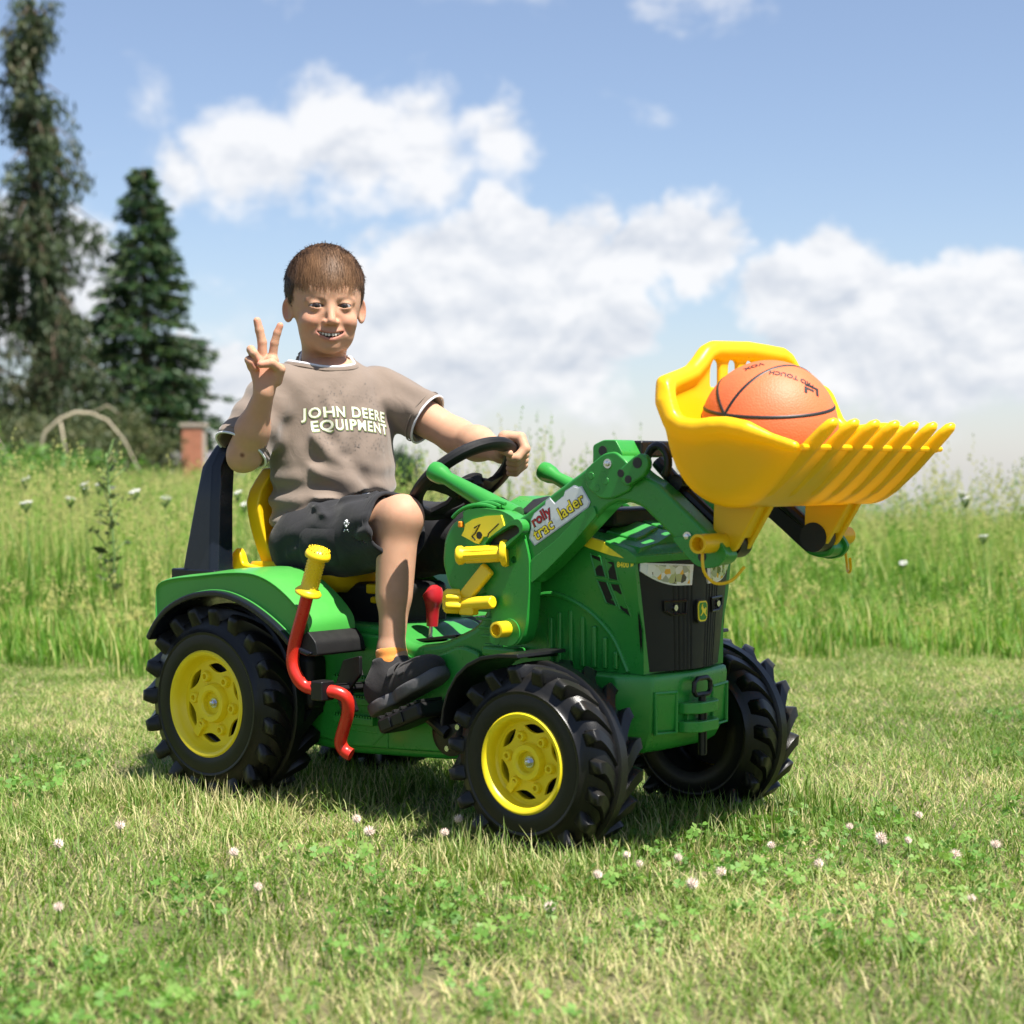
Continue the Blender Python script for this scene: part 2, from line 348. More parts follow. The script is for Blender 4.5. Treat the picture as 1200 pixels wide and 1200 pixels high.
def nets(g, D):
    """surface nets: vertices and quads of the zero level"""
    D = D.astype(np.float32); S_ = D < 0; nx, ny, nz = D.shape
    c = np.zeros((nx-1, ny-1, nz-1), np.int8)
    for i in (0, 1):
        for j in (0, 1):
            for k in (0, 1): c += S_[i:nx-1+i, j:ny-1+j, k:nz-1+k]
    act = np.argwhere((c > 0) & (c < 8)); idx = np.full(c.shape, -1, np.int64); idx[act[:, 0], act[:, 1], act[:, 2]] = np.arange(len(act))
    pos = np.zeros((len(act), 3), np.float32); cnt = np.zeros(len(act), np.float32)
    for ax_ in range(3):
        for u in (0, 1):
            for v in (0, 1):
                o0 = [0, 0, 0]; oth = [a for a in range(3) if a != ax_]; o0[oth[0]] = u; o0[oth[1]] = v; o1 = list(o0); o1[ax_] = 1
                f0 = D[act[:, 0]+o0[0], act[:, 1]+o0[1], act[:, 2]+o0[2]]; f1 = D[act[:, 0]+o1[0], act[:, 1]+o1[1], act[:, 2]+o1[2]]
                m_ = (f0 < 0) != (f1 < 0); t_ = np.where(m_, f0/np.where(m_, f0-f1, 1), 0)
                q = np.zeros((len(act), 3), np.float32); q[:] = o0; q[:, ax_] = t_; pos += q*m_[:, None]; cnt += m_
    V = g.lo + (act + pos/cnt[:, None])*g.h
    F = []
    for ax_ in range(3):
        sl0 = [slice(1, -1)]*3; sl1 = [slice(1, -1)]*3; sl0[ax_] = slice(0, -1); sl1[ax_] = slice(1, None)
        a = S_[tuple(sl0)]; b = S_[tuple(sl1)]; ch_ = np.argwhere(a != b); 
        if not len(ch_): continue
        off = np.ones(3, int); off[ax_] = 0; e = ch_+off; ins = a[ch_[:, 0], ch_[:, 1], ch_[:, 2]]
        o1, o2 = [q for q in range(3) if q != ax_]
        def cell(du, dv):
            q = e.copy(); q[:, o1] += du; q[:, o2] += dv; return idx[q[:, 0], q[:, 1], q[:, 2]]
        Q = np.stack([cell(-1, -1), cell(0, -1), cell(0, 0), cell(-1, 0)], 1)
        if ax_ == 1: Q = Q[:, ::-1]
        Q[~ins] = Q[~ins][:, ::-1]; F.append(Q[(Q >= 0).all(1)])
    return V, np.concatenate(F)
def smooth_vf(V, F, it=2, lam=.5):
    for _ in range(it):
        A = np.zeros_like(V); n = np.zeros(len(V), np.float32)
        for i in range(4):
            np.add.at(A, F[:, i], V[F[:, (i+1) % 4]]); np.add.at(n, F[:, i], 1)
            np.add.at(A, F[:, i], V[F[:, i-1]]); np.add.at(n, F[:, i], 1)
        V = V + lam*(A/n[:, None]-V)
    return V
def mesh_obj(name, V, F, mat, parent=None, attrs=None):
    me = bpy.data.meshes.new(name); me.vertices.add(len(V)); me.vertices.foreach_set('co', np.asarray(V, np.float32).ravel())
    F = np.asarray(F); me.loops.add(F.size); me.polygons.add(len(F)); me.loops.foreach_set('vertex_index', F.ravel().astype(np.int32))
    me.polygons.foreach_set('loop_start', np.arange(0, F.size, F.shape[1], dtype=np.int32)); me.polygons.foreach_set('use_smooth', np.ones(len(F), bool)); me.update(calc_edges=True); me.validate()
    for k, a in (attrs or {}).items():
        at_ = me.attributes.new(k, 'FLOAT_COLOR' if a.ndim == 2 else 'FLOAT', 'POINT')
        if a.ndim == 2: at_.data.foreach_set('color', np.concatenate([a, np.ones((len(a), 1))], 1).astype(np.float32).ravel())
        else: at_.data.foreach_set('value', a.astype(np.float32))
    for m_ in (mat if isinstance(mat, (list, tuple)) else [mat]): me.materials.append(m_)
    o = bpy.data.objects.new(name, me); COL.objects.link(o)
    if parent is not None:
        o.parent = parent; T = Vector((0, 0, 0)); p = parent
        while p is not None: T += p.location; p = p.parent
        me.transform(Matrix.Translation(-T))
    return o
# ================================================================== SETTING
def grassmat(name, c_green, c_dry, dry=0.3, trans=0.4, rough=.55):
    m, nt, b, o = newmat(name); L = nt.links.new
    at = nn(nt, 'ShaderNodeAttribute'); at.attribute_name = 'tone'
    oi = nn(nt, 'ShaderNodeObjectInfo')
    ma = nn(nt, 'ShaderNodeMath', operation='ADD'); L(at.outputs['Fac'], ma.inputs[0])
    mb = nn(nt, 'ShaderNodeMath', operation='MULTIPLY_ADD'); L(oi.outputs['Random'], mb.inputs[0]); mb.inputs[1].default_value = .16; mb.inputs[2].default_value = -.08; L(mb.outputs[0], ma.inputs[1])
    cr = nn(nt, 'ShaderNodeValToRGB'); L(ma.outputs[0], cr.inputs[0]); e = cr.color_ramp.elements
    g = Vector(c_green); d = Vector(c_dry)
    e[0].position = 0.0; e[0].color = (*(g*0.6), 1); e[1].position = 1.0; e[1].color = (*d, 1)
    x = e.new(0.45); x.color = (*g, 1); x = e.new(1.0-dry); x.color = (*(g*1.35*.7+d*.3), 1); x = e.new(min(.98, 1.0-dry*.5)); x.color = (*d, 1)
    # patches of the sward: greener and strawier places
    gp = nn(nt, 'ShaderNodeNewGeometry'); n = nn(nt, 'ShaderNodeTexNoise'); n.inputs['Scale'].default_value = 1.1; n.inputs['Detail'].default_value = 4; L(gp.outputs['Position'], n.inputs['Vector'])
    mr = nn(nt, 'ShaderNodeMapRange'); mr.inputs['From Min'].default_value = .3; mr.inputs['From Max'].default_value = .7; mr.inputs['To Min'].default_value = -.25; mr.inputs['To Max'].default_value = .3; L(n.outputs['Fac'], mr.inputs['Value'])
    mc = nn(nt, 'ShaderNodeMath', operation='ADD'); L(ma.outputs[0], mc.inputs[0]); L(mr.outputs[0], mc.inputs[1]); L(mc.outputs[0], cr.inputs[0])
    L(cr.outputs[0], b.inputs['Base Color']); b.inputs['Roughness'].default_value = rough; b.inputs['Specular IOR Level'].default_value = .35
    tr = nn(nt, 'ShaderNodeBsdfTranslucent'); mx = nn(nt, 'ShaderNodeMixShader'); mx.inputs[0].default_value = trans
    hs = nn(nt, 'ShaderNodeHueSaturation'); hs.inputs['Value'].default_value = 1.35; hs.inputs['Saturation'].default_value = 1.1; L(cr.outputs[0], hs.inputs['Color']); L(hs.outputs[0], tr.inputs['Color'])
    L(b.outputs[0], mx.inputs[1]); L(tr.outputs[0], mx.inputs[2]); L(mx.outputs[0], o.inputs[0])
    return m
LAWN = grassmat('lawn_blades', (0.125, 0.225, 0.030), (0.55, 0.49, 0.25), .38)
CLOV = grassmat('clover_leaves', (0.095, 0.215, 0.034), (0.19, 0.31, 0.07), .25, .35)
TALL = grassmat('tall_grass_blades', (0.120, 0.265, 0.030), (0.48, 0.47, 0.17), .28, .45)
HEDGE = grassmat('shrub_leaves', (0.065, 0.090, 0.032), (0.15, 0.145, 0.06), .25, .3)
SPRUCE = grassmat('spruce_needles', (0.022, 0.060, 0.020), (0.070, 0.115, 0.030), .3, .15)
PINE = grassmat('larch_needles', (0.035, 0.062, 0.022), (0.115, 0.105, 0.055), .3, .2)
FARG = grassmat('far_leaves', (0.035, 0.075, 0.025), (0.075, 0.125, 0.035), .2, .2)
BARK = flat('bark', (.105, .075, .05), .9, 18, .4, .6)
DEADW = flat('dead_branch_wood', (.42, .36, .26), .85, 30, .25, .3)
BRICK = flat('weathered_brick', (.42, .17, .10), .9, 25, .25, .5)
MORTAR = flat('mortar', (.36, .30, .25), .95, 40, .15, .4)
SLATE = flat('roof_slate', (.13, .12, .13), .7, 30, .2, .4)

# ground: one sheet to the horizon
m, nt, b, o = newmat('soil_and_thatch'); L = nt.links.new
t = nn(nt, 'ShaderNodeNewGeometry'); n1 = nn(nt, 'ShaderNodeTexNoise'); n1.inputs['Scale'].default_value = 9; n1.inputs['Detail'].default_value = 10; n1.inputs['Roughness'].default_value = .7; L(t.outputs['Position'], n1.inputs['Vector'])
cr = nn(nt, 'ShaderNodeValToRGB'); L(n1.outputs['Fac'], cr.inputs[0]); cr.color_ramp.elements[0].position = .3; cr.color_ramp.elements[0].color = (.055, .060, .020, 1); cr.color_ramp.elements[1].position = .72; cr.color_ramp.elements[1].color = (.20, .17, .085, 1)
L(cr.outputs[0], b.inputs['Base Color']); b.inputs['Roughness'].default_value = .95
bp = nn(nt, 'ShaderNodeBump'); bp.inputs['Strength'].default_value = .6; bp.inputs['Distance'].default_value = .02; L(n1.outputs['Fac'], bp.inputs['Height']); L(bp.outputs[0], b.inputs['Normal'])
SOIL = m
fw_ = [-400, -100, -30, -10, 0, 4, 7, 8.5, 9, 9.5, 10, 11, 12, 14, 17, 21, 27, 35, 47, 65, 90, 130, 200, 330, 550, 900]; la_r = [-900, -400, -150, -60, -30, -20, -15, -12, -10, -8, -6, -5, -4, -3, -2, -1, 0, 1, 2, 3, 4, 5, 6, 8, 10, 12, 15, 20, 30, 60, 150, 400, 900]
bm = bmesh.new(); rows = [[bm.verts.new(field(l_, f_)) for l_ in la_r] for f_ in fw_]
for a, b in zip(rows[:-1], rows[1:]):
    for i in range(len(la_r)-1): bm.faces.new((a[i], a[i+1], b[i+1], b[i]))
g = finish('ground', bm, SOIL); tag(g, 'mown lawn and meadow ground running to the horizon', kind='structure')

# ---- instanced sward (geometry nodes: nobody could count it)
SRC = bpy.data.collections.new('sward_sources')
def blade(V, F, T, base, h, w, lean, az, tone, seg=3, curl=1.6):
    d = Vector((math.cos(az), math.sin(az), 0)); s = Vector((-d.y, d.x, 0))
    i0 = len(V); p = Vector(base)
    for k in range(seg+1):
        t_ = k/seg; ww = w*(1-t_**1.7)
        q = p + d*lean*(t_**curl) + Vector((0, 0, h*(t_ - .25*lean/h*t_*t_ if h > 0 else t_)))
        if k < seg: V += [tuple(q - s*ww*.5), tuple(q + s*ww*.5)]; T += [tone, tone]
        else: V.append(tuple(q)); T.append(tone)
    for k in range(seg-1): F.append((i0+2*k, i0+2*k+1, i0+2*k+3, i0+2*k+2))
    F.append((i0+2*seg-2, i0+2*seg-1, i0+2*seg))
def mesh_from(name, V, F, T, mat):
    me = bpy.data.meshes.new(name); me.from_pydata(V, [], F)
    a = me.attributes.new('tone', 'FLOAT', 'POINT'); a.data.foreach_set('value', np.array(T, dtype=np.float32))
    me.materials.append(mat); me.polygons.foreach_set('use_smooth', [True]*len(me.polygons)); return me
def source(name, me):
    c = bpy.data.collections.new(name) if name not in bpy.data.collections else bpy.data.collections[name]
    ob = bpy.data.objects.new(me.name, me); c.objects.link(ob); return c
# the tufts are grown together into patches, a few kinds of each, that are then laid side by side
def patch(name, kind, size, n, cfg):
    V, F, T = [], [], []; h = size/2*1.12
    for _ in range(n):
        while True:
            x = random.uniform(-h, h); y = random.uniform(-h, h)
            if random.random() < min(1, (h-abs(x))/(size*.12)+.05)*min(1, (h-abs(y))/(size*.12)+.05): break
        cfg(V, F, T, x, y)
    return mesh_from(name, V, F, T, kind)
def c_lawn(V, F, T, x, y):
    dry = random.random() < .30 + .16*math.sin(x*17+1)*math.sin(y*13)
    hh = random.choice((random.uniform(.018, .040), random.uniform(.025, .050), random.uniform(.030, .068)))*(.7 if dry else 1)
    blade(V, F, T, (x, y, -.003), hh, random.uniform(.0018, .0034), hh*random.uniform(.3, 1.5), random.uniform(0, 6.283), random.uniform(.75, 1.0) if dry else random.uniform(.1, .62), seg=2)
def c_clover(V, F, T, x, y):
    hgt = random.uniform(.014, .040); c = Vector((x, y, hgt)); a0 = random.uniform(0, 6.283); rr = random.uniform(.005, .0095); tone = random.uniform(.25, .85); tl = Matrix.Rotation(random.gauss(0, .5), 3, 'X') @ Matrix.Rotation(random.gauss(0, .5), 3, 'Y')
    for k in range(3):
        az = a0 + k*2.094; dd = tl @ Vector((math.cos(az), math.sin(az), random.uniform(-.1, .35))); ss = tl @ Vector((-math.sin(az), math.cos(az), random.uniform(-.2, .2))); i0 = len(V)
        for (u_, v_) in ((0, 0), (.6, -.5), (1.05, -.38), (.95, 0), (1.05, .38), (.6, .5)): V.append(tuple(c + dd*rr*u_ + ss*rr*v_*1.15)); T.append(tone)
        F += [(i0, i0+1, i0+2, i0+3), (i0, i0+3, i0+4, i0+5)]
    blade(V, F, T, (x+.02, y, -.003), random.uniform(.02, .05), .0026, random.uniform(.005, .03), random.uniform(0, 6.283), random.uniform(.2, .6), seg=2)
def c_tall(h, headp):
    def f(V, F, T, x, y):
        dry = random.random() < .22; hh = random.uniform(*h)
        if random.random() > headp:
            blade(V, F, T, (x, y, -.003), hh, random.uniform(.004, .0078), hh*random.uniform(.08, .55), random.uniform(0, 6.283), random.uniform(.75, 1.0) if dry else random.uniform(.15, .65), seg=3, curl=2.2); return
        hh = random.uniform(h[1]*.85, h[1]*1.6); az = random.uniform(0, 6.283); ln = hh*random.uniform(.04, .2); tone = random.uniform(.6, .98)
        blade(V, F, T, (x, y, 0), hh, .0028, ln, az, tone, seg=3, curl=2.2)
        tip = Vector((x+math.cos(az)*ln, y+math.sin(az)*ln, hh*(1-.25*ln/hh)))
        for k in range(8):
            t_ = k/8; c = tip + Vector((-math.cos(az)*ln*.3*t_, -math.sin(az)*ln*.3*t_, -hh*.2*t_)); aa = random.uniform(0, 6.283); s_ = .007+.011*t_
            i0 = len(V); V += [tuple(c), tuple(c + Vector((math.cos(aa)*s_, math.sin(aa)*s_, .012))), tuple(c + Vector((math.cos(aa)*s_*1.4, math.sin(aa)*s_*1.4, .002)))]; T += [tone]*3; F.append((i0, i0+1, i0+2))
    return f
for i in range(6): source('lawn_src', patch('lawn_patch', LAWN, .40, 2100, c_lawn))
for i in range(3): source('clover_src', patch('clover_patch', CLOV, .16, 30, c_clover))
for i in range(5): source('tall_src', patch('tall_patch', TALL, .45, 190, c_tall((.16, .36), .10)))
for i in range(4): source('mid_src', patch('fringe_patch', TALL, .30, 150, c_tall((.05, .16), .04)))
for i in range(3): source('tuft_src', patch('tuft_patch', LAWN, .30, 170, c_tall((.05, .16), -1.0)))
def scatter(name, P, rot, scl, srccol):
    me = bpy.data.meshes.new(name); me.from_pydata([tuple(p) for p in P], [], [])
    a = me.attributes.new('rot', 'FLOAT_VECTOR', 'POINT'); a.data.foreach_set('vector', np.asarray(rot, dtype=np.float32).ravel())
    a = me.attributes.new('scl', 'FLOAT_VECTOR', 'POINT'); a.data.foreach_set('vector', np.asarray(scl, dtype=np.float32).ravel())
    ob = bpy.data.objects.new(name, me); COL.objects.link(ob)
    gt = bpy.data.node_groups.new(name, 'GeometryNodeTree')
    gt.interface.new_socket('Geometry', in_out='INPUT', socket_type='NodeSocketGeometry'); gt.interface.new_socket('Geometry', in_out='OUTPUT', socket_type='NodeSocketGeometry')
    gi = gt.nodes.new('NodeGroupInput'); go = gt.nodes.new('NodeGroupOutput')
    ci = gt.nodes.new('GeometryNodeCollectionInfo'); ci.inputs['Collection'].default_value = bpy.data.collections[srccol]; ci.inputs['Separate Children'].default_value = True; ci.inputs['Reset Children'].default_value = True
    ip = gt.nodes.new('GeometryNodeInstanceOnPoints'); ip.inputs['Pick Instance'].default_value = True
    r_ = gt.nodes.new('GeometryNodeInputNamedAttribute'); r_.data_type = 'FLOAT_VECTOR'; r_.inputs['Name'].default_value = 'rot'
    s_ = gt.nodes.new('GeometryNodeInputNamedAttribute'); s_.data_type = 'FLOAT_VECTOR'; s_.inputs['Name'].default_value = 'scl'
    gt.links.new(gi.outputs[0], ip.inputs['Points']); gt.links.new(ci.outputs[0], ip.inputs['Instance']); gt.links.new(r_.outputs['Attribute'], ip.inputs['Rotation']); gt.links.new(s_.outputs['Attribute'], ip.inputs['Scale'])
    gt.links.new(ip.outputs[0], go.inputs[0])
    md = ob.modifiers.new('sward', 'NODES'); md.node_group = gt
    return ob
def strew(n, lat, fwd, zs=(.8, 1.25), tilt=.12, dens=None, grid=None):
    """spots of the field in (lateral, ahead) metres, random or on a jittered grid; dens(lat, fwd) in 0..1 thins them"""
    if grid:
        la, fo = np.meshgrid(np.arange(lat[0], lat[1], grid), np.arange(fwd[0], fwd[1], grid)); la = la.ravel(); fo = fo.ravel()
        la = la + RNG.uniform(-.1, .1, len(la))*grid; fo = fo + RNG.uniform(-.1, .1, len(fo))*grid
    else: la = RNG.uniform(*lat, n); fo = RNG.uniform(*fwd, n)
    if dens is not None:
        k = RNG.random(len(la)) < dens(la, fo); la, fo = la[k], fo[k]
    X = CAM.x + RGT.x*la + FWD.x*fo; Y = CAM.y + RGT.y*la + FWD.y*fo
    P = np.stack([X, Y, lie(la, fo)], 1); m_ = len(la)
    spin = RNG.integers(0, 4, m_)*(math.pi/2) + YAW + RNG.uniform(-.1, .1, m_) if grid else RNG.uniform(0, 6.283, m_)
    rot = np.stack([RNG.uniform(-tilt, tilt, m_), RNG.uniform(-tilt, tilt, m_), spin], 1)
    s = RNG.uniform(*zs, m_); return P, rot, np.stack([s, s, s], 1), la, fo
wav = lambda la: 0.26*np.sin(la*1.3+.4) + 0.20*np.sin(la*3.1+1.0) + .12*np.sin(la*7.7) + .08*np.sin(la*15.1+2)
EDGE = 6.1
# mown lawn
P1, r1, s1, la, fo = strew(0, (-7.5, 7.5), (.6, 7.2), (.95, 1.1), 0.0, dens=lambda la, fo: np.where(np.abs(la) < .9*fo+2.6, 1.0, 0), grid=.38); s1[:, 2] *= RNG.uniform(.85, 1.2, len(s1))*np.interp(fo, [1.3, 2.6, 3.4, 4.6, 7], [.80, .90, .84, .56, .5])
scatter_o = scatter('mown_grass', P1, r1, s1, 'lawn_src'); tag(scatter_o, 'short mown yellowish green lawn grass', 'grass', kind='stuff')
# clover in the lawn, thickest in front
P2, r2, s2, la, fo = strew(0, (-3.6, 3.6), (1.3, 4.9), (.85, 1.15), 0, dens=lambda la, fo: np.clip((np.sin(la*2.1+.5)*np.sin(fo*2.7)+.45)*np.clip((4.3-fo)/2, .08, 1), 0, 1), grid=.15)
c_o = scatter('clover_leaves', P2, r2, s2, 'clover_src'); tag(c_o, 'patches of low clover leaves in the lawn', 'clover', kind='stuff')
# the mower and the wheels leave longer grass round the tyres
pw = []
for wx, wy, rr_ in ((0, -.19, .17), (.766, -.235, .15), (.766, .235, .15), (0, .19, .17)):
    for k in range(16):
        a_ = random.uniform(0, 6.283); pw.append((wx + rr_*1.15*math.cos(a_), wy + random.choice((-1, -1, 1))*random.uniform(.07, .17) if k % 2 else wy - .16 + .32*random.random(), 0))
pw = np.array(pw); rw_ = np.stack([np.zeros(len(pw)), np.zeros(len(pw)), RNG.uniform(0, 6.283, len(pw))], 1); sw_ = np.stack([np.full(len(pw), .55), np.full(len(pw), .55), RNG.uniform(.30, .50, len(pw))], 1)
w_o = scatter('grass_by_wheels', pw, rw_, sw_, 'tuft_src'); tag(w_o, 'longer grass standing round the tractor tyres', 'grass', kind='stuff')
# longer fringe where the mower stopped, then the meadow
P3, r3, s3, la, fo = strew(0, (-8, 8), (5.2, 7.4), (.9, 1.2), 0, dens=lambda la, fo: np.clip((fo-EDGE+.45-wav(la))*1.8, 0, 1), grid=.27); s3[:, 2] *= RNG.uniform(.6, 1.3, len(s3))
f_o = scatter('meadow_fringe', P3, r3, s3, 'mid_src'); tag(f_o, 'half-high grass along the edge of the mown lawn', 'grass', kind='stuff')
def tall_s(la, fo, s):
    k = np.clip((fo-EDGE-.15-wav(la))/.9, .35, 1.0); bump_ = 1.02 + .14*np.sin(la*2.3+fo*.9) + .10*np.sin(la*.7-fo*.5) + .12*np.sin(la*5.1+fo*3.3)
    s[:, 2] *= k*bump_*RNG.uniform(.82, 1.22, len(s)); return s
P4, r4, s4, la, fo = strew(0, (-10, 10), (5.7, 10.5), (.95, 1.1), .04, dens=lambda la, fo: np.where(fo > EDGE+wav(la)+.1, np.where(np.abs(la) < .6*fo+3, 1, 0), 0), grid=.40); s4 = tall_s(la, fo, s4)
P5, r5, s5, la, fo = strew(0, (-26, 26), (10.3, 34), (.95, 1.2), .04, dens=lambda la, fo: np.where(np.abs(la) < .55*fo+4, 1, 0), grid=.9); s5[:, :2] *= 2.2
t_o = scatter('tall_meadow_grass', np.concatenate([P4, P5]), np.concatenate([r4, r5]), np.concatenate([s4, s5]), 'tall_src'); tag(t_o, 'tall unmown meadow grass with seed heads', 'grass', kind='stuff')
# the meadow far away
P6, r6, s6, la, fo = strew(0, (-70, 70), (34, 130), (1.0, 1.2), .04, dens=lambda la, fo: np.where(np.abs(la) < .36*fo+4, 1, 0), grid=3.0); s6[:, :2] *= 7
ft_o = scatter('far_meadow_grass', P6, r6, s6, 'tall_src'); tag(ft_o, 'distant meadow grass reaching to the horizon', 'grass', kind='stuff')

# ---- trees
def leaves_obj(name, C_, Nrm, size, mat, parent, aspect=.5):
    """many small leaf faces: centres C_, directions Nrm (long axis)"""
    C_ = np.asarray(C_, float); n = len(C_)
    d = np.asarray(Nrm, float); d /= np.linalg.norm(d, axis=1)[:, None]+1e-9
    q = RNG.normal(size=(n, 3)); s = np.cross(d, q); s /= np.linalg.norm(s, axis=1)[:, None]+1e-9
    L_ = np.asarray(size)*RNG.uniform(.6, 1.3, n); W_ = L_*aspect
    V = np.empty((n, 4, 3)); V[:, 0] = C_; V[:, 1] = C_ + d*L_[:, None]*.5 + s*W_[:, None]*.5; V[:, 2] = C_ + d*L_[:, None]; V[:, 3] = C_ + d*L_[:, None]*.5 - s*W_[:, None]*.5
    F = np.arange(n*4).reshape(n, 4)
    me = bpy.data.meshes.new(name); me.from_pydata(V.reshape(-1, 3).tolist(), [], F.tolist())
    a = me.attributes.new('tone', 'FLOAT', 'POINT'); a.data.foreach_set('value', np.repeat(RNG.uniform(.05, .85, n), 4).astype(np.float32))
    me.materials.append(mat); ob = bpy.data.objects.new(name, me); COL.objects.link(ob)
    if parent is not None: ob.parent = parent
    return ob
def trunk_obj(name, paths, parent, mat=None):
    bm = bmesh.new()
    for pts, rad in paths: tube(bm, pts, rad, 8)
    bmesh.ops.recalc_face_normals(bm, faces=bm.faces[:]); me = bpy.data.meshes.new(name)
    for f in bm.faces: f.smooth = True
    bm.to_mesh(me); bm.free(); me.materials.append(mat or BARK); ob = bpy.data.objects.new(name, me); COL.objects.link(ob); ob.parent = parent; return ob
def spruce(loc, H, Rb, label, z0=.3):
    root = empty('spruce_tree', loc, label, 'spruce')
    trunk_obj('trunk', [([(0, 0, -.1), (.03, 0, H*.5), (0, 0, H*.98)], [H*.020, H*.012, .01])], root)
    C_, Dn, Sz, limbs = [], [], [], []
    z = z0
    while z < H*.985:
        t = (z-z0)/(H-z0); rr = Rb*(1-t)**.82*random.uniform(.80, 1.12)+.06; nb = int(11+8*(1-t))
        for k in range(nb):
            az = random.uniform(0, 6.283); rl = rr*random.uniform(.62, 1.12); d = np.array([math.cos(az), math.sin(az), 0]); up = .28*t - .08
            droop = random.uniform(.12, .34)*(1-t*.7)
            limbs.append(([(0, 0, z), tuple(d*rl*.55+[0, 0, z+rl*(up-droop*.15)]), tuple(d*rl+[0, 0, z+rl*(up-droop*.75)])], [.022*(1-t)+.006, .012, .004]))
            m_ = int(16+rl*34)
            for j in range(m_):
                s_ = random.uniform(.22, 1.0)**.8; side = random.uniform(-1, 1)*.34*rl*(1.05-s_)
                p = d*rl*s_ + np.array([-d[1], d[0], 0])*side + np.array([0, 0, z+rl*(up*s_-droop*s_*s_*.8)+random.uniform(-.10, .04)])
                C_.append(p); Dn.append(d*random.uniform(.4, 1)+np.array([-d[1], d[0], 0])*np.sign(side)*random.uniform(0, .9)+np.array([0, 0, random.uniform(-.75, .15)])); Sz.append(random.uniform(.14, .27))
        z += H*.021*random.uniform(.8, 1.2)
    leaves_obj('crown', C_, Dn, Sz, SPRUCE, root, .34)
    trunk_obj('limbs', limbs, root)['kind'] = 'stuff'
    return root
spruce(field(-10.65, 54.0), 9.5, 2.9, 'dark green pointed spruce tree standing behind the hedge at left')
def broad(name, loc, H, Rx, label, mat, cat='tree', n=9000, clumps=42, zc=.6, rz=.40, leaf=.16, droop=0.0, group=None, gap=.35, trunk_r=None):
    root = empty(name, loc, label, cat, group)
    C_, Dn, Sz = [], [], []
    paths = [([(0, 0, -.1), (random.uniform(-.1, .1)*H*.2, 0, H*.4), (0, random.uniform(-.1, .1)*H*.2, H*.85)], [trunk_r or H*.022, (trunk_r or H*.022)*.65, H*.004])]
    for c in range(clumps):
        u_ = np.random.default_rng(c*7+int(abs(loc[0])*13)).normal(size=3); u_ /= np.linalg.norm(u_); q = random.random()**.45
        cc = np.array([u_[0]*Rx*q, u_[1]*Rx*q, H*zc + u_[2]*H*rz*q]); cr_ = Rx*random.uniform(.22, .42)
        if cc[2] < .15: cc[2] = .15
        paths.append(([(0, 0, max(.1, cc[2]*.55)), tuple(cc*np.array([.6, .6, .92])), tuple(cc)], [H*.008, H*.005, H*.002]))
        k = int(n/clumps); w_ = RNG.normal(size=(k, 3)); w_ /= np.linalg.norm(w_, axis=1)[:, None]; w_ *= (RNG.random(k)**.5)[:, None]*cr_
        w_[:, 2] *= (.8+droop*1.3); w_[:, 2] -= droop*cr_*RNG.random(k)
        C_.append(cc + w_); dd = RNG.normal(size=(k, 3)); dd[:, 2] -= droop*2.2; Dn.append(dd)
    C_ = np.concatenate(C_); Dn = np.concatenate(Dn); C_[:, 2] = np.maximum(C_[:, 2], .05)
    leaves_obj('crown', C_, Dn, np.full(len(C_), leaf), mat, root, .5)
    trunk_obj('trunk', paths, root)
    return root
# tall ragged larch whose crown leaves the photograph at the left top
def larch(loc, H, label):
    root = empty('larch_tree', loc, label, 'tree')
    C_, Dn, Sz, paths = [], [], [], [([(0, 0, -.1), (.15, 0, H*.35), (-.1, 0, H*.7), (.05, 0, H)], [.20, .16, .10, .02])]
    z = 2.2
    while z < H:
        t = z/H
        for k in range(random.choice((3, 4, 5))):
            az = random.uniform(0, 6.283); rl = random.uniform(.9, 2.5)*(1.15-t*.85); d = np.array([math.cos(az), math.sin(az), 0])
            e = [np.array([0, 0, z]), d*rl*.5+np.array([0, 0, z+rl*.12]), d*rl+np.array([0, 0, z-rl*.22])]
            paths.append(([tuple(v) for v in e], [.04, .022, .006]))
            for j in range(int(rl*6)):
                s_ = random.uniform(.25, 1.0); b_ = (1-s_)**2*e[0]+2*s_*(1-s_)*e[1]+s_*s_*e[2]; hang = random.uniform(.25, 1.1)
                m_ = int(hang*56)
                for q in range(m_):
                    f_ = random.random(); C_.append(b_ + np.array([random.gauss(0, .12), random.gauss(0, .12), -hang*f_])); Dn.append(np.array([random.gauss(0, .5), random.gauss(0, .5), -1.0])); Sz.append(random.uniform(.14, .27))
        z += random.uniform(.28, .62)
    leaves_obj('crown', C_, Dn, Sz, PINE, root, .30); trunk_obj('trunk', paths, root); return root
larch(field(-11.0, 43.0), 11.8, 'tall ragged larch with drooping brownish branches at the left edge')
larch(field(-13.6, 46.0), 10.5, 'second drooping larch half outside the left edge of the photo')
# shrubs under the trees
SH = [(-10.3, 37, 1.9, 1.5, 'olive green willow shrub under the larch at far left'), (-9.0, 36, 1.75, 1.3, 'loose grey green shrub between the larch and the spruce'),
      (-8.0, 38, 1.95, 1.2, 'dense dark shrub in front of the spruce trunk'), (-12.4, 38, 2.0, 1.6, 'feathery shrub at the left edge below the larch')]
for la_, fo_, H_, R_, lb in SH: broad('willow_shrub', field(la_, fo_), H_, R_, lb, HEDGE, 'shrub', 9000, 36, .45, .42, .10, .5, 'shrubs behind the meadow', trunk_r=.05)
# thin young tree right of the larch
broad('young_birch', field(-10.2, 41.5), 4.3, .85, 'thin airy young tree standing between larch and spruce', PINE, 'tree', 2600, 26, .62, .36, .11, .5, trunk_r=.06)
# far trees that show beside the boy
broad('far_tree', field(-7.2, 62), 2.9, 2.0, 'dark green round tree behind the brick chimney', FARG, 'tree', 6000, 30, .55, .42, .18, trunk_r=.1)
broad('far_tree', field(-2.45, 40), 1.9, 1.25, 'blurred green tree seen between the boy and steering wheel', FARG, 'tree', 6000, 30, .55, .42, .13, trunk_r=.08)
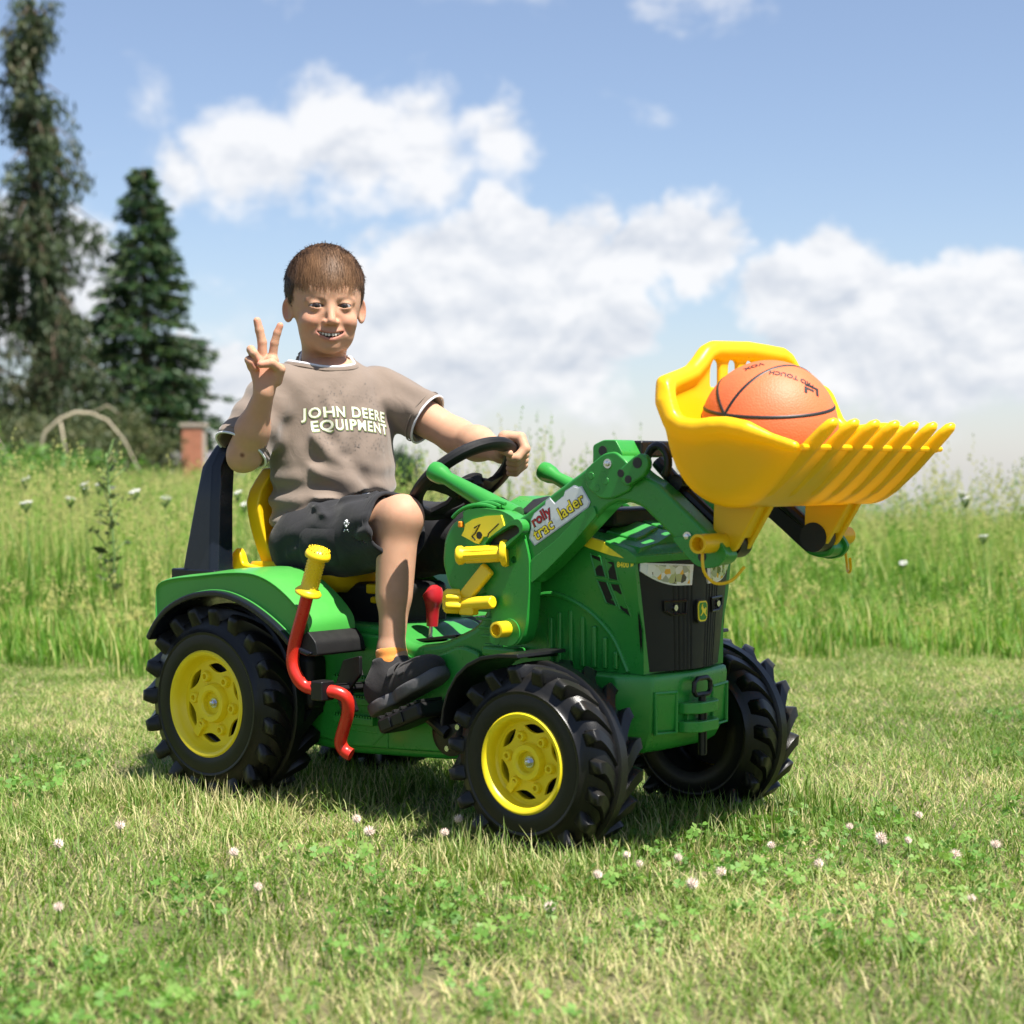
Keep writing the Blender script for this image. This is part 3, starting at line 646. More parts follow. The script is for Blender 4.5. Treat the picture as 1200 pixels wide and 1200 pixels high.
# bright green bank of nettles at far left
broad('bright_bush', field(-6.1, 24), .85, 1.3, 'bright yellow green bank of weeds below the shrubs at left', CLOV, 'bush', 9000, 50, .35, .38, .09, .1, trunk_r=.02)
# arched dead branches
for k, (la_, fo_, w_, h_, lb) in enumerate([(-10.05, 34.2, 2.2, 1.85, 'pale dead branch arching over the shrubs at the left edge'), (-7.75, 34.4, 2.3, 1.65, 'pale bare branch arching over the shrubs before the spruce')]):
    a_ = field(la_, fo_); root = empty('dead_branch', a_, lb, 'branch', 'arching dead branches')
    pts = []
    for j in range(9):
        t_ = j/8; pts.append(RGT*(w_*(t_-.5)) + Vector((0, 0, h_*(1-(2*t_-.85)**2*.75 if t_ > .0 else .4))) + Vector((random.gauss(0, .02), random.gauss(0, .02), random.gauss(0, .03))))
    pts[0] = RGT*(-w_*.5) + Vector((0, 0, 0.0))
    trunk_obj('limb', [(pts, [.035]*4+[.028, .024, .018, .014, .008]), ([pts[2], pts[2]+RGT*.1+Vector((0, 0, -.6)), pts[2]+RGT*.12+Vector((0, 0, -1.3))], [.02, .016, .01]), ([pts[4], pts[4]+RGT*.3+Vector((0, 0, .15)), pts[4]+RGT*.55+Vector((0, 0, -.05))], [.016, .012, .005])], root, DEADW)
# brick chimney stack of a low outbuilding
ch = empty('brick_chimney', field(-7.55, 44), 'blurred red brick chimney standing behind the meadow beside the shrubs', 'chimney')
def at(p): return ch.location + RGT*p[0] + FWD*p[1] + Vector((0, 0, p[2]))
bm = bmesh.new(); rotc = Matrix((RGT, FWD, Vector((0, 0, 1)))).transposed()
box(bm, at((0, .26, .78)), (.50, .50, 1.56), rotc); finish('core', bm, MORTAR, ch)
bm0 = bmesh.new(); box(bm0, (0, 0, 0), (.235, .11, .062), rotc); me0 = bpy.data.meshes.new('brick'); bm0.to_mesh(me0); bm0.free(); me0.materials.append(BRICK)
for row in range(21):
    for k in range(2):
        ob = bpy.data.objects.new('brick', me0); COL.objects.link(ob); ob.parent = ch
        off = .0625 if row % 2 else -.0625
        ob.location = RGT*((-.125+.25*k)*.96+off*.15) + FWD*(.045+random.uniform(-.006, .006)) + Vector((0, 0, .05+row*.0715))
bm = bmesh.new(); box(bm, at((0, .26, 1.60)), (.60, .60, .08), rotc); finish('cap', bm, MORTAR, ch, .01)
sh = empty('low_shed', field(-7.8, 46), 'low grey roofed shed behind the brick chimney', 'shed')
def at2(p): return sh.location + RGT*p[0] + FWD*p[1] + Vector((0, 0, p[2]))
bm = bmesh.new(); box(bm, at2((0, .9, .35)), (2.0, 1.6, .70), rotc); finish('wall', bm, MORTAR, sh)
bm = bmesh.new(); loft(bm, [[at2((s_*1.1, -.05, .70)), at2((s_*1.1, .9, 1.0)), at2((s_*1.1, 1.85, .70)), at2((s_*1.1, 1.85, .66)), at2((s_*1.1, .9, .94)), at2((s_*1.1, -.05, .66))] for s_ in (-1, 1)]); finish('roof', bm, SLATE, sh)

# ---- flowers: each its own thing
PETAL = flat('white_petals', (.74, .72, .70), .6, 90, .12, .1)
CLVP = flat('clover_flower_petals', (.72, .58, .50), .6, 220, .25, .3)
STEM = flat('flower_stems', (.10, .17, .04), .6, 60, .25, .1)
def clover_src():
    bm = bmesh.new()
    for k in range(46):      # head of small upright florets
        z = 1-2*(k+.5)/46; a = k*2.399963; r_ = math.sqrt(1-z*z); d = Vector((r_*math.cos(a), r_*math.sin(a), z)); u_, v_ = frame_for(d); c = d*.0042
        q = [bm.verts.new(c+u_*.0012), bm.verts.new(c-u_*.0006+v_*.001), bm.verts.new(c-u_*.0006-v_*.001), bm.verts.new(c+d*.0045+Vector((0, 0, .0012)))]
        for f in ((0, 1, 3), (1, 2, 3), (2, 0, 3)): bm.faces.new([q[i] for i in f])
    bmesh.ops.create_icosphere(bm, subdivisions=1, radius=.0045)
    me = bpy.data.meshes.new('flower_head'); bm.to_mesh(me); bm.free(); me.materials.append(CLVP)
    bm = bmesh.new(); tube(bm, [(0, 0, -1), (.06, .02, -.5), (0, 0, 0)], [.02, .018, .016], 5); me2 = bpy.data.meshes.new('stem'); bm.to_mesh(me2); bm.free(); me2.materials.append(STEM)
    return me, me2
CH, CS = clover_src()
def clover(la_, fo_, h_, s_, label, group='clover flowers in the lawn'):
    root = empty('clover_flower', field(la_, fo_, 0), label, 'flower', group)
    hd = bpy.data.objects.new('flower_head', CH); COL.objects.link(hd); hd.parent = root; hd.location = (0, 0, h_); hd.scale = (s_, s_, s_*.9); hd.rotation_euler = (random.uniform(-.3, .3), random.uniform(-.3, .3), random.uniform(0, 6))
    st = bpy.data.objects.new('stem', CS); COL.objects.link(st); st.parent = root; st.location = (0, 0, h_-.003*s_); st.scale = (.055, .055, h_+.004); return root
# spots (right of the axis, ahead) as they lie in the lawn
CLS = [(-.085,2.95,.052),(-.055,2.93,.048),(-.105,2.90,.040),(.235,2.62,.060),(.17,2.75,.036),(.185,2.70,.034),(.30,2.66,.030),(.565,2.84,.044),(.60,2.81,.046),(.575,2.88,.03),(.73,2.80,.042),(.665,2.78,.030),
       (-.63,2.98,.036),(-.70,2.86,.030),(-.22,2.86,.05),(-.25,2.98,.046),(.45,2.72,.03),(.40,2.86,.028),(.82,2.95,.03),(.55,3.02,.026),(-.42,2.80,.030),(.68,3.1,.03),(.12,2.60,.04),(.25,2.57,.034),(.95,3.02,.032),(-.9,2.7,.03),(-.35,2.55,.034),(.05,2.45,.03),(.62,2.5,.03),(-.6,2.45,.03)]
for i, (la_, fo_, h_) in enumerate(CLS): clover(la_, fo_, h_, random.uniform(.8, 1.25), ('pale clover flower in the lawn before the gap between the wheels' if -.3 < la_ < 0 and fo_ > 2.75 else 'pale clover flower in the lawn before the near front wheel' if 0 <= la_ < .5 and fo_ > 2.55 else
        'pinkish clover flower in the lawn right of the far front wheel' if la_ >= .5 and fo_ > 2.55 else 'pale clover flower in the lawn at the left, before the rear wheel' if fo_ > 2.75 else 'blurred clover flower in the closest strip of lawn'))
def umbel_src(n=34, r=.050):
    bm = bmesh.new()
    for k in range(n):
        a = random.uniform(0, 6.283); q = r*math.sqrt(random.random()); c = Vector((q*math.cos(a), q*math.sin(a), -q*q*2+random.uniform(-.009, .009)))
        bmesh.ops.create_icosphere(bm, subdivisions=1, radius=.0068*random.uniform(.6, 1.2), matrix=Matrix.Translation(c) @ Matrix.Diagonal((1, 1, .45, 1)))
    me = bpy.data.meshes.new('flower_head'); bm.to_mesh(me); bm.free(); me.materials.append(PETAL); return me
UM = umbel_src(); bm = bmesh.new(); tube(bm, [(0, 0, -1), (.3, .1, -.5), (0, 0, 0)], [.05, .045, .035], 5)
for k in range(8):
    a = k*.785; tube(bm, [(0, 0, -.06), (math.cos(a)*.5, math.sin(a)*.5, -.005)], .015, 4)
US = bpy.data.meshes.new('stem'); bm.to_mesh(US); bm.free(); US.materials.append(STEM)
UMB = [(-1.88,7.2,.66),(-1.70,7.4,.635),(-1.62,7.3,.63),(-1.74,7.6,.61),(-1.52,7.5,.60),(-1.80,6.9,.56),(-1.66,7.0,.575),(-1.95,7.0,.47),(-1.36,7.3,.57),(1.74,7.2,.60),(1.73,7.1,.575),(1.72,6.8,.42),(1.28,7.6,.55),(-1.02,7.1,.55),(-1.06,7.2,.60),(-1.12,6.9,.43),(1.45,6.9,.30),(-.98,7.3,.585)]
for la_, fo_, h_ in UMB:
    h_ = h_*.86
    root = empty('yarrow_flower', field(la_, fo_), ('white flat-topped flower in the meadow left of the rear wheel' if la_ < -1.2 else 'white flat-topped flower in the meadow just behind the seat' if la_ < 0 else 'white flat-topped flower in the meadow right of the bucket'), 'flower', 'white umbels in the meadow'); s_ = random.uniform(.34, .62)
    hd = bpy.data.objects.new('flower_head', UM); COL.objects.link(hd); hd.parent = root; hd.location = (0, 0, h_); hd.scale = (s_,)*3; hd.rotation_euler = (random.uniform(-.4, .4), random.uniform(-.4, .4), 0)
    st = bpy.data.objects.new('stem', US); COL.objects.link(st); st.parent = root; st.location = (0, 0, h_-.006); st.scale = (.07*s_, .07*s_, h_)
# one tall thistle-like weed on the left
th = empty('tall_weed', field(-1.42, 6.55), 'tall branched green weed rising above the meadow at left', 'weed')
paths = [([(0, 0, 0), (.02, .01, .3), (-.01, 0, .66)], [.006, .005, .003])]
C_, Dn, Sz = [], [], []
for k in range(15):
    z = .2+k*.032; a = k*2.4; d = np.array([math.cos(a), math.sin(a), .9]); e = np.array([0, 0, z])+d*random.uniform(.03, .075); paths.append(([(0, 0, z), tuple(e)], [.003, .002]))
    for j in range(7): C_.append(e+RNG.normal(size=3)*.009); Dn.append(RNG.normal(size=3)); Sz.append(.022)
    for j in range(3): C_.append(np.array([0, 0, z-.02])); Dn.append(np.array([math.cos(a+j), math.sin(a+j), .4])); Sz.append(.05)
leaves_obj('leaves', C_, Dn, Sz, HEDGE, th, .45); trunk_obj('stem', paths, th, STEM)
# ================================================================== PEDAL TRACTOR
TR = empty('pedal_tractor', (0, 0, 0), 'green and yellow toy pedal tractor with raised front loader on the lawn', 'pedal tractor')
XF, RF, HF = .766, .155, .060          # front wheels
RR, HR = .1815, .066                   # rear wheels
YF, YR = .234, .189

# ---- wheels
def arc2(c, r, a0, a1, n): return [(c[0]+r*math.cos(a0+(a1-a0)*k/n), c[1]+r*math.sin(a0+(a1-a0)*k/n)) for k in range(n+1)]
def make_wheel(x, y, Rw, hw, rim, side, spin, steer=0.0):
    w_ = empty('wheel', (x, y, Rw)); w_.parent = TR; w_.location = (x, y, Rw)
    st = Matrix.Rotation(steer, 4, 'Z')
    def put(name, bm, mat, **k):
        bm.transform(Matrix.Diagonal((1, -side, 1, 1)))           # built with its outer face towards -Y
        bm.transform(st); bm.transform(Matrix.Translation((x, y, Rw)))
        return finish(name, bm, mat, w_, **k)
    n = 64
    # tyre carcass
    rb, rc, ring = .875*Rw, .935*Rw, .715*Rw
    half = [(hw-.016, rim-.006), (hw-.004, rim-.004), (hw-.001, rim+.006), (hw, (rim+ring)/2), (hw-.0015, ring-.004), (hw-.0005, ring-.0025), (hw-.0005, ring+.0008), (hw-.003, ring+.002), (hw-.008, ring+.35*(rb-ring)), (hw-.013, rb-.004), (hw-.018, rb), (hw*.55, (rb+rc)/2+.003), (.013, rc)]
    prof = [(-a, r) for a, r in half] + [(a, r) for a, r in reversed(half)]
    bm = bmesh.new()
    rings = [[Vector((r*math.cos(2*math.pi*k/n), a, r*math.sin(2*math.pi*k/n))) for k in range(n)] for a, r in prof]
    loft(bm, rings, closed=True)
    # raised centre band
    rt = .992*Rw
    bp_ = [(-.0125, rc-.006), (-.0105, rt-.003), (-.0085, rt), (.0085, rt), (.0105, rt-.003), (.0125, rc-.006)]
    rings = [[Vector((r*math.cos(2*math.pi*k/n), a, r*math.sin(2*math.pi*k/n))) for k in range(n)] for a, r in bp_]
    loft(bm, rings, closed=True)
    ty = put('tyre', bm, TYRE, sharp=40)
    # lugs: chevrons running from the centre band out over the shoulder
    nl = 19; bm = bmesh.new()
    for sd_ in (-1, 1):
        for j in range(nl):
            f0 = spin + 2*math.pi*(j + (.5 if sd_ > 0 else 0))/nl
            secs = []
            for i in range(8):
                s_ = i/7
                a = .006 + (hw-.010-.006)*s_; top = Rw*(.955+.026*s_*(1.5-.5*s_)); base_ = (rc + (rb-rc)*s_**1.5) - .004
                ph = f0 - .30*(1-s_)**1.5; wt_ = .108-.040*s_**2; wb_ = .130-.030*s_**2
                secs.append([(a, base_, ph-wb_), (a, top-.004, ph-wt_), (a, top, ph-wt_*.82), (a, top, ph+wt_*.82), (a, top-.004, ph+wt_), (a, base_, ph+wb_)])
            # down over the shoulder to the side wall
            ph = f0
            for a, tp_, bs_, wt_, wb_ in ((hw-.005, .974, .80, .066, .098), (hw-.0018, .960, .775, .062, .096), (hw-.001, .92, .76, .056, .088)):
                secs.append([(hw-.012, bs_*Rw, ph-wb_), (a-.001, tp_*Rw-.004, ph-wt_), (a, tp_*Rw, ph-wt_*.82), (a, tp_*Rw, ph+wt_*.82), (a-.001, tp_*Rw-.004, ph+wt_), (hw-.012, bs_*Rw, ph+wb_)])
            loft(bm, [[Vector((r*math.cos(p), sd_*a_, r*math.sin(p))) for a_, r, p in sec] for sec in secs])
    lg = put('tread_lugs', bm, TYRE, sharp=50); lg['kind'] = 'stuff'
    # rim: lip, barrel, pierced disc
    dz = -hw + .024; ri = rim*.86
    bm = bmesh.new()
    pr = [(-hw+.010, rim-.010), (-hw+.002, rim-.007), (-hw-.0005, rim-.004), (-hw-.001, rim), (-hw+.002, rim+.003), (-hw+.012, rim+.003), (dz+.020, rim*.90), (dz+.020, ri-.004), (dz-.0005, ri-.003), (dz-.004, ri)]
    rings = [[Vector((r*math.cos(2*math.pi*k/n), a, r*math.sin(2*math.pi*k/n))) for k in range(n)] for a, r in pr]
    loft(bm, rings, closed=True)
    outer = circle2(0, 0, ri+.002, 48); holes = []
    for j in range(6):
        a = spin*.3 + math.pi/3*j + .35; c = (ri*.80*math.cos(a), ri*.80*math.sin(a)); L_ = ri*.30; W_ = ri*.105
        lens = [(-L_*math.cos(t_), W_*math.sin(t_)) for t_ in [math.pi*2*k/16 for k in range(16)]]
        lens = [(u_, v_*abs(math.cos(u_/L_*1.2))) for u_, v_ in lens]
        holes.append([(c[0]-math.sin(a)*u_+math.cos(a)*v_, c[1]+math.cos(a)*u_+math.sin(a)*v_) for u_, v_ in lens])
    plate(bm, outer, holes, dz, dz+.005)
    rm = put('rim', bm, RIMY, sharp=35)
    bm = bmesh.new(); lathe(bm, [(0, ri), (-.012, ri*.9), (-.013, ri*.2)], (0, dz+.03, 0), (0, 1, 0), 32); put('inner_disc', bm, BLACKM)
    # hub ring, bosses, valve bar
    bm = bmesh.new()
    hr = rim*.36
    lathe(bm, [(.004, hr*1.12), (-.008, hr*1.04), (-.012, hr*.98), (-.012, hr*.72), (-.009, hr*.62), (.002, hr*.58), (.002, .002)], (0, dz, 0), (0, 1, 0), 32); put('hub_ring', bm, RIMY)
    for j in range(6):
        a = spin*.3 + math.pi/3*j + .35 + math.pi/6; c = Vector((ri*.63*math.cos(a), dz, ri*.63*math.sin(a))); br = rim*.105
        bm = bmesh.new(); lathe(bm, [(.003, br*1.15), (-.006, br), (-.008, br*.85), (-.008, br*.5), (-.002, br*.42), (-.002, .0005)], c, (0, 1, 0), 14); put('boss', bm, RIMY)
        if j == 3:
            bm = bmesh.new(); e = c*1.0; e2 = Vector((ri*.93*math.cos(a), dz, ri*.93*math.sin(a))); mid = (e+e2)/2; box(bm, (mid.x, dz-.003, mid.z), ((e2-e).length, .009, br*1.7), Matrix.Rotation(-a, 3, 'Y')); put('valve_bar', bm, RIMY, bevel=.0015)
    bm = bmesh.new(); lathe(bm, [(.004, .009), (-.002, .009), (-.002, .0062)], (0, dz-.001, 0), (0, 1, 0), 20); lathe(bm, [(0, .0062), (-.005, .0060), (-.0075, .0035), (-.008, .0005)], (0, dz-.0025, 0), (0, 1, 0), 6); put('axle_nut', bm, CHROME, sharp=20)
    return w_
make_wheel(0, -YR, RR, HR, .0946, -1, .15); make_wheel(0, YR, RR, HR, .0946, 1, .4)
make_wheel(XF, -YF, RF, HF, .0768, -1, .05, .012); make_wheel(XF, YF, RF, HF, .0768, 1, .22, .012)
bm = bmesh.new(); cyl(bm, (0, -.15, RR), (0, .15, RR), .012); finish('rear_axle', bm, BLACK, TR)
bm = bmesh.new(); cyl(bm, (XF, -.19, RF), (XF, .19, RF), .012); finish('front_axle', bm, BLACK, TR)

def prism(name, poly, y0, y1, mat, bevel=.004, holes=(), parent=None, seg=2):
    bm = bmesh.new(); plate(bm, poly, holes, min(y0, y1), max(y0, y1)); return finish(name, bm, mat, parent or TR, bevel, seg)

# ---- chassis tub
chassis = prism('chassis', roundpoly([(.07, .105), (.02, .20), (.10, .312), (.165, .332), (.33, .332), (.375, .302), (.455, .312), (.53, .345), (.58, .42), (.66, .42), (.70, .30), (.69, .20), (.60, .128), (.46, .108), (.24, .098)], .02), -.118, .118, GREEN, .014, seg=3)
for s in (-1, 1):
    # raised side panel with a slanted front edge, and a lower rear box
    prism('side_panel', roundpoly([(.125, .128), (.125, .30), (.17, .318), (.335, .315), (.385, .278), (.455, .292), (.50, .31), (.545, .30), (.57, .235), (.545, .14), (.46, .122), (.24, .112)], .015), s*.115, s*.129, GREEN, .006, parent=chassis)
    for k, zz in enumerate((.236, .201, .166)):
        bm = bmesh.new(); box(bm, (.262, s*.134, zz-.004), (.105-.004*k, .016, .013))
        box(bm, (.262, s*.1285, zz-.016), (.108-.004*k, .004, .018)); finish('foot_step', bm, GREEN, chassis, .002)
        bm = bmesh.new()
        for j in range(15): box(bm, (.216+j*.0066, s*.137, zz+.0035), (.0033, .009, .0045))
        t_ = finish('step_teeth', bm, GREEN, chassis); t_['kind'] = 'stuff'
    for k in range(5): bm = bmesh.new(); box(bm, (.555+.006*k, s*.131, .372-k*.0145), (.040, .006, .0055)); finish('cowl_slat', bm, GREEN, chassis, .0015)
    bm = bmesh.new(); box(bm, (.605, s*.137, .306), (.075, .030, .016)); finish('side_ledge', bm, GREEN, chassis, .005)
    # panel seam lines
    for (a, b) in (((.50, .135), (.545, .298)), ((.30, .12), (.335, .15)), ((.335, .15), (.335, .118))):
        bm = bmesh.new(); tube(bm, [(a[0], s*.1292, a[1]), (b[0], s*.1292, b[1])], .0016, 6); finish('seam', bm, GREEN, chassis)
# battery box / dark well under the seat, yellow seat rail
bm = bmesh.new(); box(bm, (.165, 0, .36), (.27, .15, .085)); finish('seat_well', bm, BLACKM, TR, .012)
bm = bmesh.new(); box(bm, (.262, -.055, .392), (.055, .05, .018)); box(bm, (.275, -.055, .372), (.06, .05, .012)); finish('seat_rail', bm, YELLOW, TR, .004)

# ---- bonnet: lofted sections, flat dark grille in front
def bonnet_section(x):
    t_ = (x-.56)/(.872-.56)
    zb = .284; wb = .117 - .002*t_; wt = .121+.017*t_; zs = .502 - .033*max(0, t_)**1.6; zt = .562 - .058*max(0, t_)**1.3
    h = [(wb, zb), (wb+.001, zb+.07), ((wb+wt)/2+.003, (zb+zs)/2+.02), (wt, zs-.02), (wt-.002, zs), (wt-.014, zs+.016), (.075, zt-.012), (.04, zt)]
    return [Vector((x, -y, z)) for y, z in h] + [Vector((x, y, z)) for y, z in reversed(h)]
def flank(x, z):
    c_ = bonnet_section(x)[:5]; return float(np.interp(z, [v.z for v in c_], [-v.y for v in c_]))
def bonnet_top(x, y):
    c_ = bonnet_section(x)[4:8]; return float(np.interp(abs(y), [-v.y for v in reversed(c_)], [v.z for v in reversed(c_)]))
bm = bmesh.new(); loft(bm, [bonnet_section(.56+(.872-.56)*k/12) for k in range(13)]); bonnet = finish('bonnet', bm, GREEN, TR, sharp=26)
def gx(y): return .868 + .034*(1-(y/.142)**2)
# brow over the grille
bm = bmesh.new(); secs = []
for k in range(15):
    y = -.139 + .278*k/14; xx = gx(y)
    secs.append([Vector((xx-.06, y*.97, .500-.25*(y*y))), Vector((xx-.014, y, .488-.25*y*y)), Vector((xx+.004, y, .476-.2*y*y)), Vector((xx+.003, y, .464-.2*y*y)), Vector((xx-.06, y*.97, .464-.2*y*y))])
loft(bm, secs); finish('bonnet_brow', bm, GREEN, bonnet, .002)
# panels moulded into the bonnet top
for (x0, x1, y0, y1, mt) in ((.66, .765, .030, .095, GREEN), (.66, .765, -.095, -.030, GREEN), (.785, .845, .035, .098, GREEN), (.785, .845, -.098, -.035, GREEN), (.66, .845, -.022, .022, GREEN), (.768, .782, -.098, -.030, BLACKM), (.768, .782, .030, .098, BLACKM), (.60, .645, -.09, .09, BLACKM)):
    bm = bmesh.new(); nx_, ny_ = 4, 5; top_ = []
    G_ = [[Vector((x0+(x1-x0)*i/nx_, y0+(y1-y0)*j/ny_, bonnet_top(x0+(x1-x0)*i/nx_, y0+(y1-y0)*j/ny_)+.0045)) for j in range(ny_+1)] for i in range(nx_+1)]
    A_ = [[bm.verts.new(v) for v in r_] for r_ in G_]; B_ = [[bm.verts.new(v-Vector((0, 0, .012))) for v in r_] for r_ in G_]
    for i in range(nx_):
        for j in range(ny_): bm.faces.new((A_[i][j], A_[i+1][j], A_[i+1][j+1], A_[i][j+1])); bm.faces.new((B_[i][j], B_[i][j+1], B_[i+1][j+1], B_[i+1][j]))
    bd = [(i, 0) for i in range(nx_+1)] + [(nx_, j) for j in range(1, ny_+1)] + [(i, ny_) for i in range(nx_-1, -1, -1)] + [(0, j) for j in range(ny_-1, 0, -1)]
    for (i, j), (k, l) in zip(bd, bd[1:]+bd[:1]): bm.faces.new((A_[i][j], A_[k][l], B_[k][l], B_[i][j]))
    finish('bonnet_panel', bm, mt, bonnet, .003)
# grille
bm = bmesh.new(); ny, nz = 120, 26
def gw(z): return .111 + (.1385-.111)*(z-.287)/(.468-.287)
grid_ = []
for j in range(nz+1):
    z = .287 + (.468-.287)*j/nz; row = []
    for i in range(ny+1):
        y = gw(z)*(-1+2*i/ny); xx = gx(y*.1385/gw(z))-.004*(1-(z-.287)/.18)
        q = abs(y)*.1385/gw(z); g_ = 0
        if .018 < q < .072 and z < .437:
            ph = ((q-.018)/.0108) % 1; g_ = .0035*max(0, 1-abs(ph-.5)/.22)
        if z > .449 and False: g_ = 0
        row.append(bm.verts.new((xx-g_, y, z)))
    grid_.append(row)
for a, b in zip(grid_[:-1], grid_[1:]):
    for i in range(ny): bm.faces.new((a[i], a[i+1], b[i+1], b[i]))
grille = finish('grille', bm, BLACKM, TR, sharp=24, recalc=False)
for s in (-1, 1):
    bm = bmesh.new(); loft(bm, [[Vector((.864, s*(gw(z)-.004), z)), Vector((gx(.1385)+.0005, s*gw(z), z)), Vector((gx(.1385)-.002, s*(gw(z)-.010), z))] for z in (.287, .38, .468)]); finish('grille_edge', bm, BLACKM, grille)
# head lamps: printed foil under clear cover
m, nt, b, o = newmat('headlamp_print'); L = nt.links.new
t = nn(nt, 'ShaderNodeTexCoord'); v1 = nn(nt, 'ShaderNodeTexVoronoi'); v1.inputs['Scale'].default_value = 95; L(t.outputs['Object'], v1.inputs['Vector'])
cr = nn(nt, 'ShaderNodeValToRGB'); cr.color_ramp.interpolation = 'CONSTANT'; sx = nn(nt, 'ShaderNodeSeparateColor'); L(v1.outputs['Color'], sx.inputs[0]); L(sx.outputs[0], cr.inputs[0])
els = [(0, (.75, .76, .74)), (.24, (.42, .45, .20)), (.42, (.02, .02, .02)), (.52, (.62, .65, .50)), (.70, (.35, .38, .30)), (.82, (.80, .42, .03)), (.90, (.80, .80, .80))]
for i, (p_, c_) in enumerate(els):
    e = cr.color_ramp.elements[0] if i == 0 else (cr.color_ramp.elements[1] if i == 1 else cr.color_ramp.elements.new(p_)); e.position = p_; e.color = (*c_, 1)
L(cr.outputs[0], b.inputs['Base Color']); b.inputs['Roughness'].default_value = .2; b.inputs['Coat Weight'].default_value = .6
LAMP = m
def on_grille(pts, off, s=1):
    return [Vector((gx(y*.1385/gw(z))+off, y, z)) for y, z in pts]
def strip_patch(lower, upper, off, thick):
    bm = bmesh.new(); n_ = len(lower); secs = []
    for (a, b_) in zip(lower, upper):
        A = on_grille([a, b_], off); B = on_grille([a, b_], off-thick); secs.append([A[0], A[1], B[1], B[0]])
    loft(bm, secs); return bm
for s in (-1, 1):
    ys = [.020+.108*k/10 for k in range(11)]
    up = [(s*y, .4555+.006*((y-.02)/.108)) for y in ys]
    lo = [(s*y, .4225+.002*((y-.02)/.108)+.024*max(0, (y-.055)/.073)**2) for y in ys]
    lo[0] = (s*.024, .4225)
    hl = finish('headlight', strip_patch(lo, up, .0012, .004), WHITE, grille)
    lo2 = [(y, z+.0025) for y, z in lo]; up2 = [(y, max(z-.0025, l[1]+.0005)) for (y, z), l in zip(up, lo2)]
    finish('lamp_print', strip_patch(lo2[1:10], up2[1:10], .0022, .002), LAMP, hl)
    # work lamp recess with a bolt
    c = (s*.062, .388); bm = bmesh.new(); secs = []
    pts = [(c[0]-s*.026, c[1]+.010), (c[0]+s*.022, c[1]+.010), (c[0]+s*.020, c[1]-.004), (c[0]+s*.004, c[1]-.011), (c[0]-s*.024, c[1]-.011)]
    ring_ = pts + [pts[0]]
    tube(bm, on_grille(ring_, .0005), .0022, 6, cap=False); finish('lamp_recess', bm, BLACK, grille)
    bm = bmesh.new(); p = on_grille([(c[0], c[1])], 0)[0]; cyl(bm, p-Vector((.004, 0, 0)), p+Vector((.0035, 0, 0)), .005, 12); finish('bolt', bm, CHROME, grille)
# emblem
ex, ez = gx(0)+.004, .380
Mx = Matrix(((0, 0, 1, ex), (1, 0, 0, 0), (0, 1, 0, ez), (0, 0, 0, 1)))       # (u, v, out) -> world, u to the tractor's left
oct_ = roundpoly([(-.0135, .010), (-.010, .016), (.010, .016), (.0135, .010), (.0125, -.012), (.008, -.017), (-.008, -.017), (-.0125, -.012)], .004)
def badge(name, poly, o0, o1, mat, par):
    bm = bmesh.new(); loft(bm, [[Mx @ Vector((u_, v_, o0)) for u_, v_ in poly], [Mx @ Vector((u_, v_, o1)) for u_, v_ in poly]]); return finish(name, bm, mat, par)
emb = badge('emblem', [(u_*1.16, v_*1.13) for u_, v_ in oct_], -.006, 0, INK, grille)
badge('emblem_border', oct_, -.004, .0012, YINK, emb); badge('emblem_field', [(u_*.82, v_*.85) for u_, v_ in oct_], -.003, .0020, GREEN, emb)
deer = [(-.0085, .0045), (-.006, .0055), (-.003, .003), (.000, .0045), (.0025, .009), (.0015, .0125), (.0035, .011), (.0055, .0075), (.0065, .004), (.0035, .001), (.0045, -.003), (.0085, -.0065), (.0075, -.0078), (.0025, -.0048), (-.0005, -.002), (-.004, -.0055), (-.0085, -.0095), (-.0092, -.0082), (-.006, -.0038), (-.0068, .0005)]
bm = bmesh.new(); plate(bm, [(-u_, v_) for u_, v_ in deer], [], 0, .0007, Mx @ Matrix(((1, 0, 0, 0), (0, 0, 1, 0), (0, 1, 0, .0021), (0, 0, 0, 1)))); finish('leaping_deer', bm, YINK, emb)

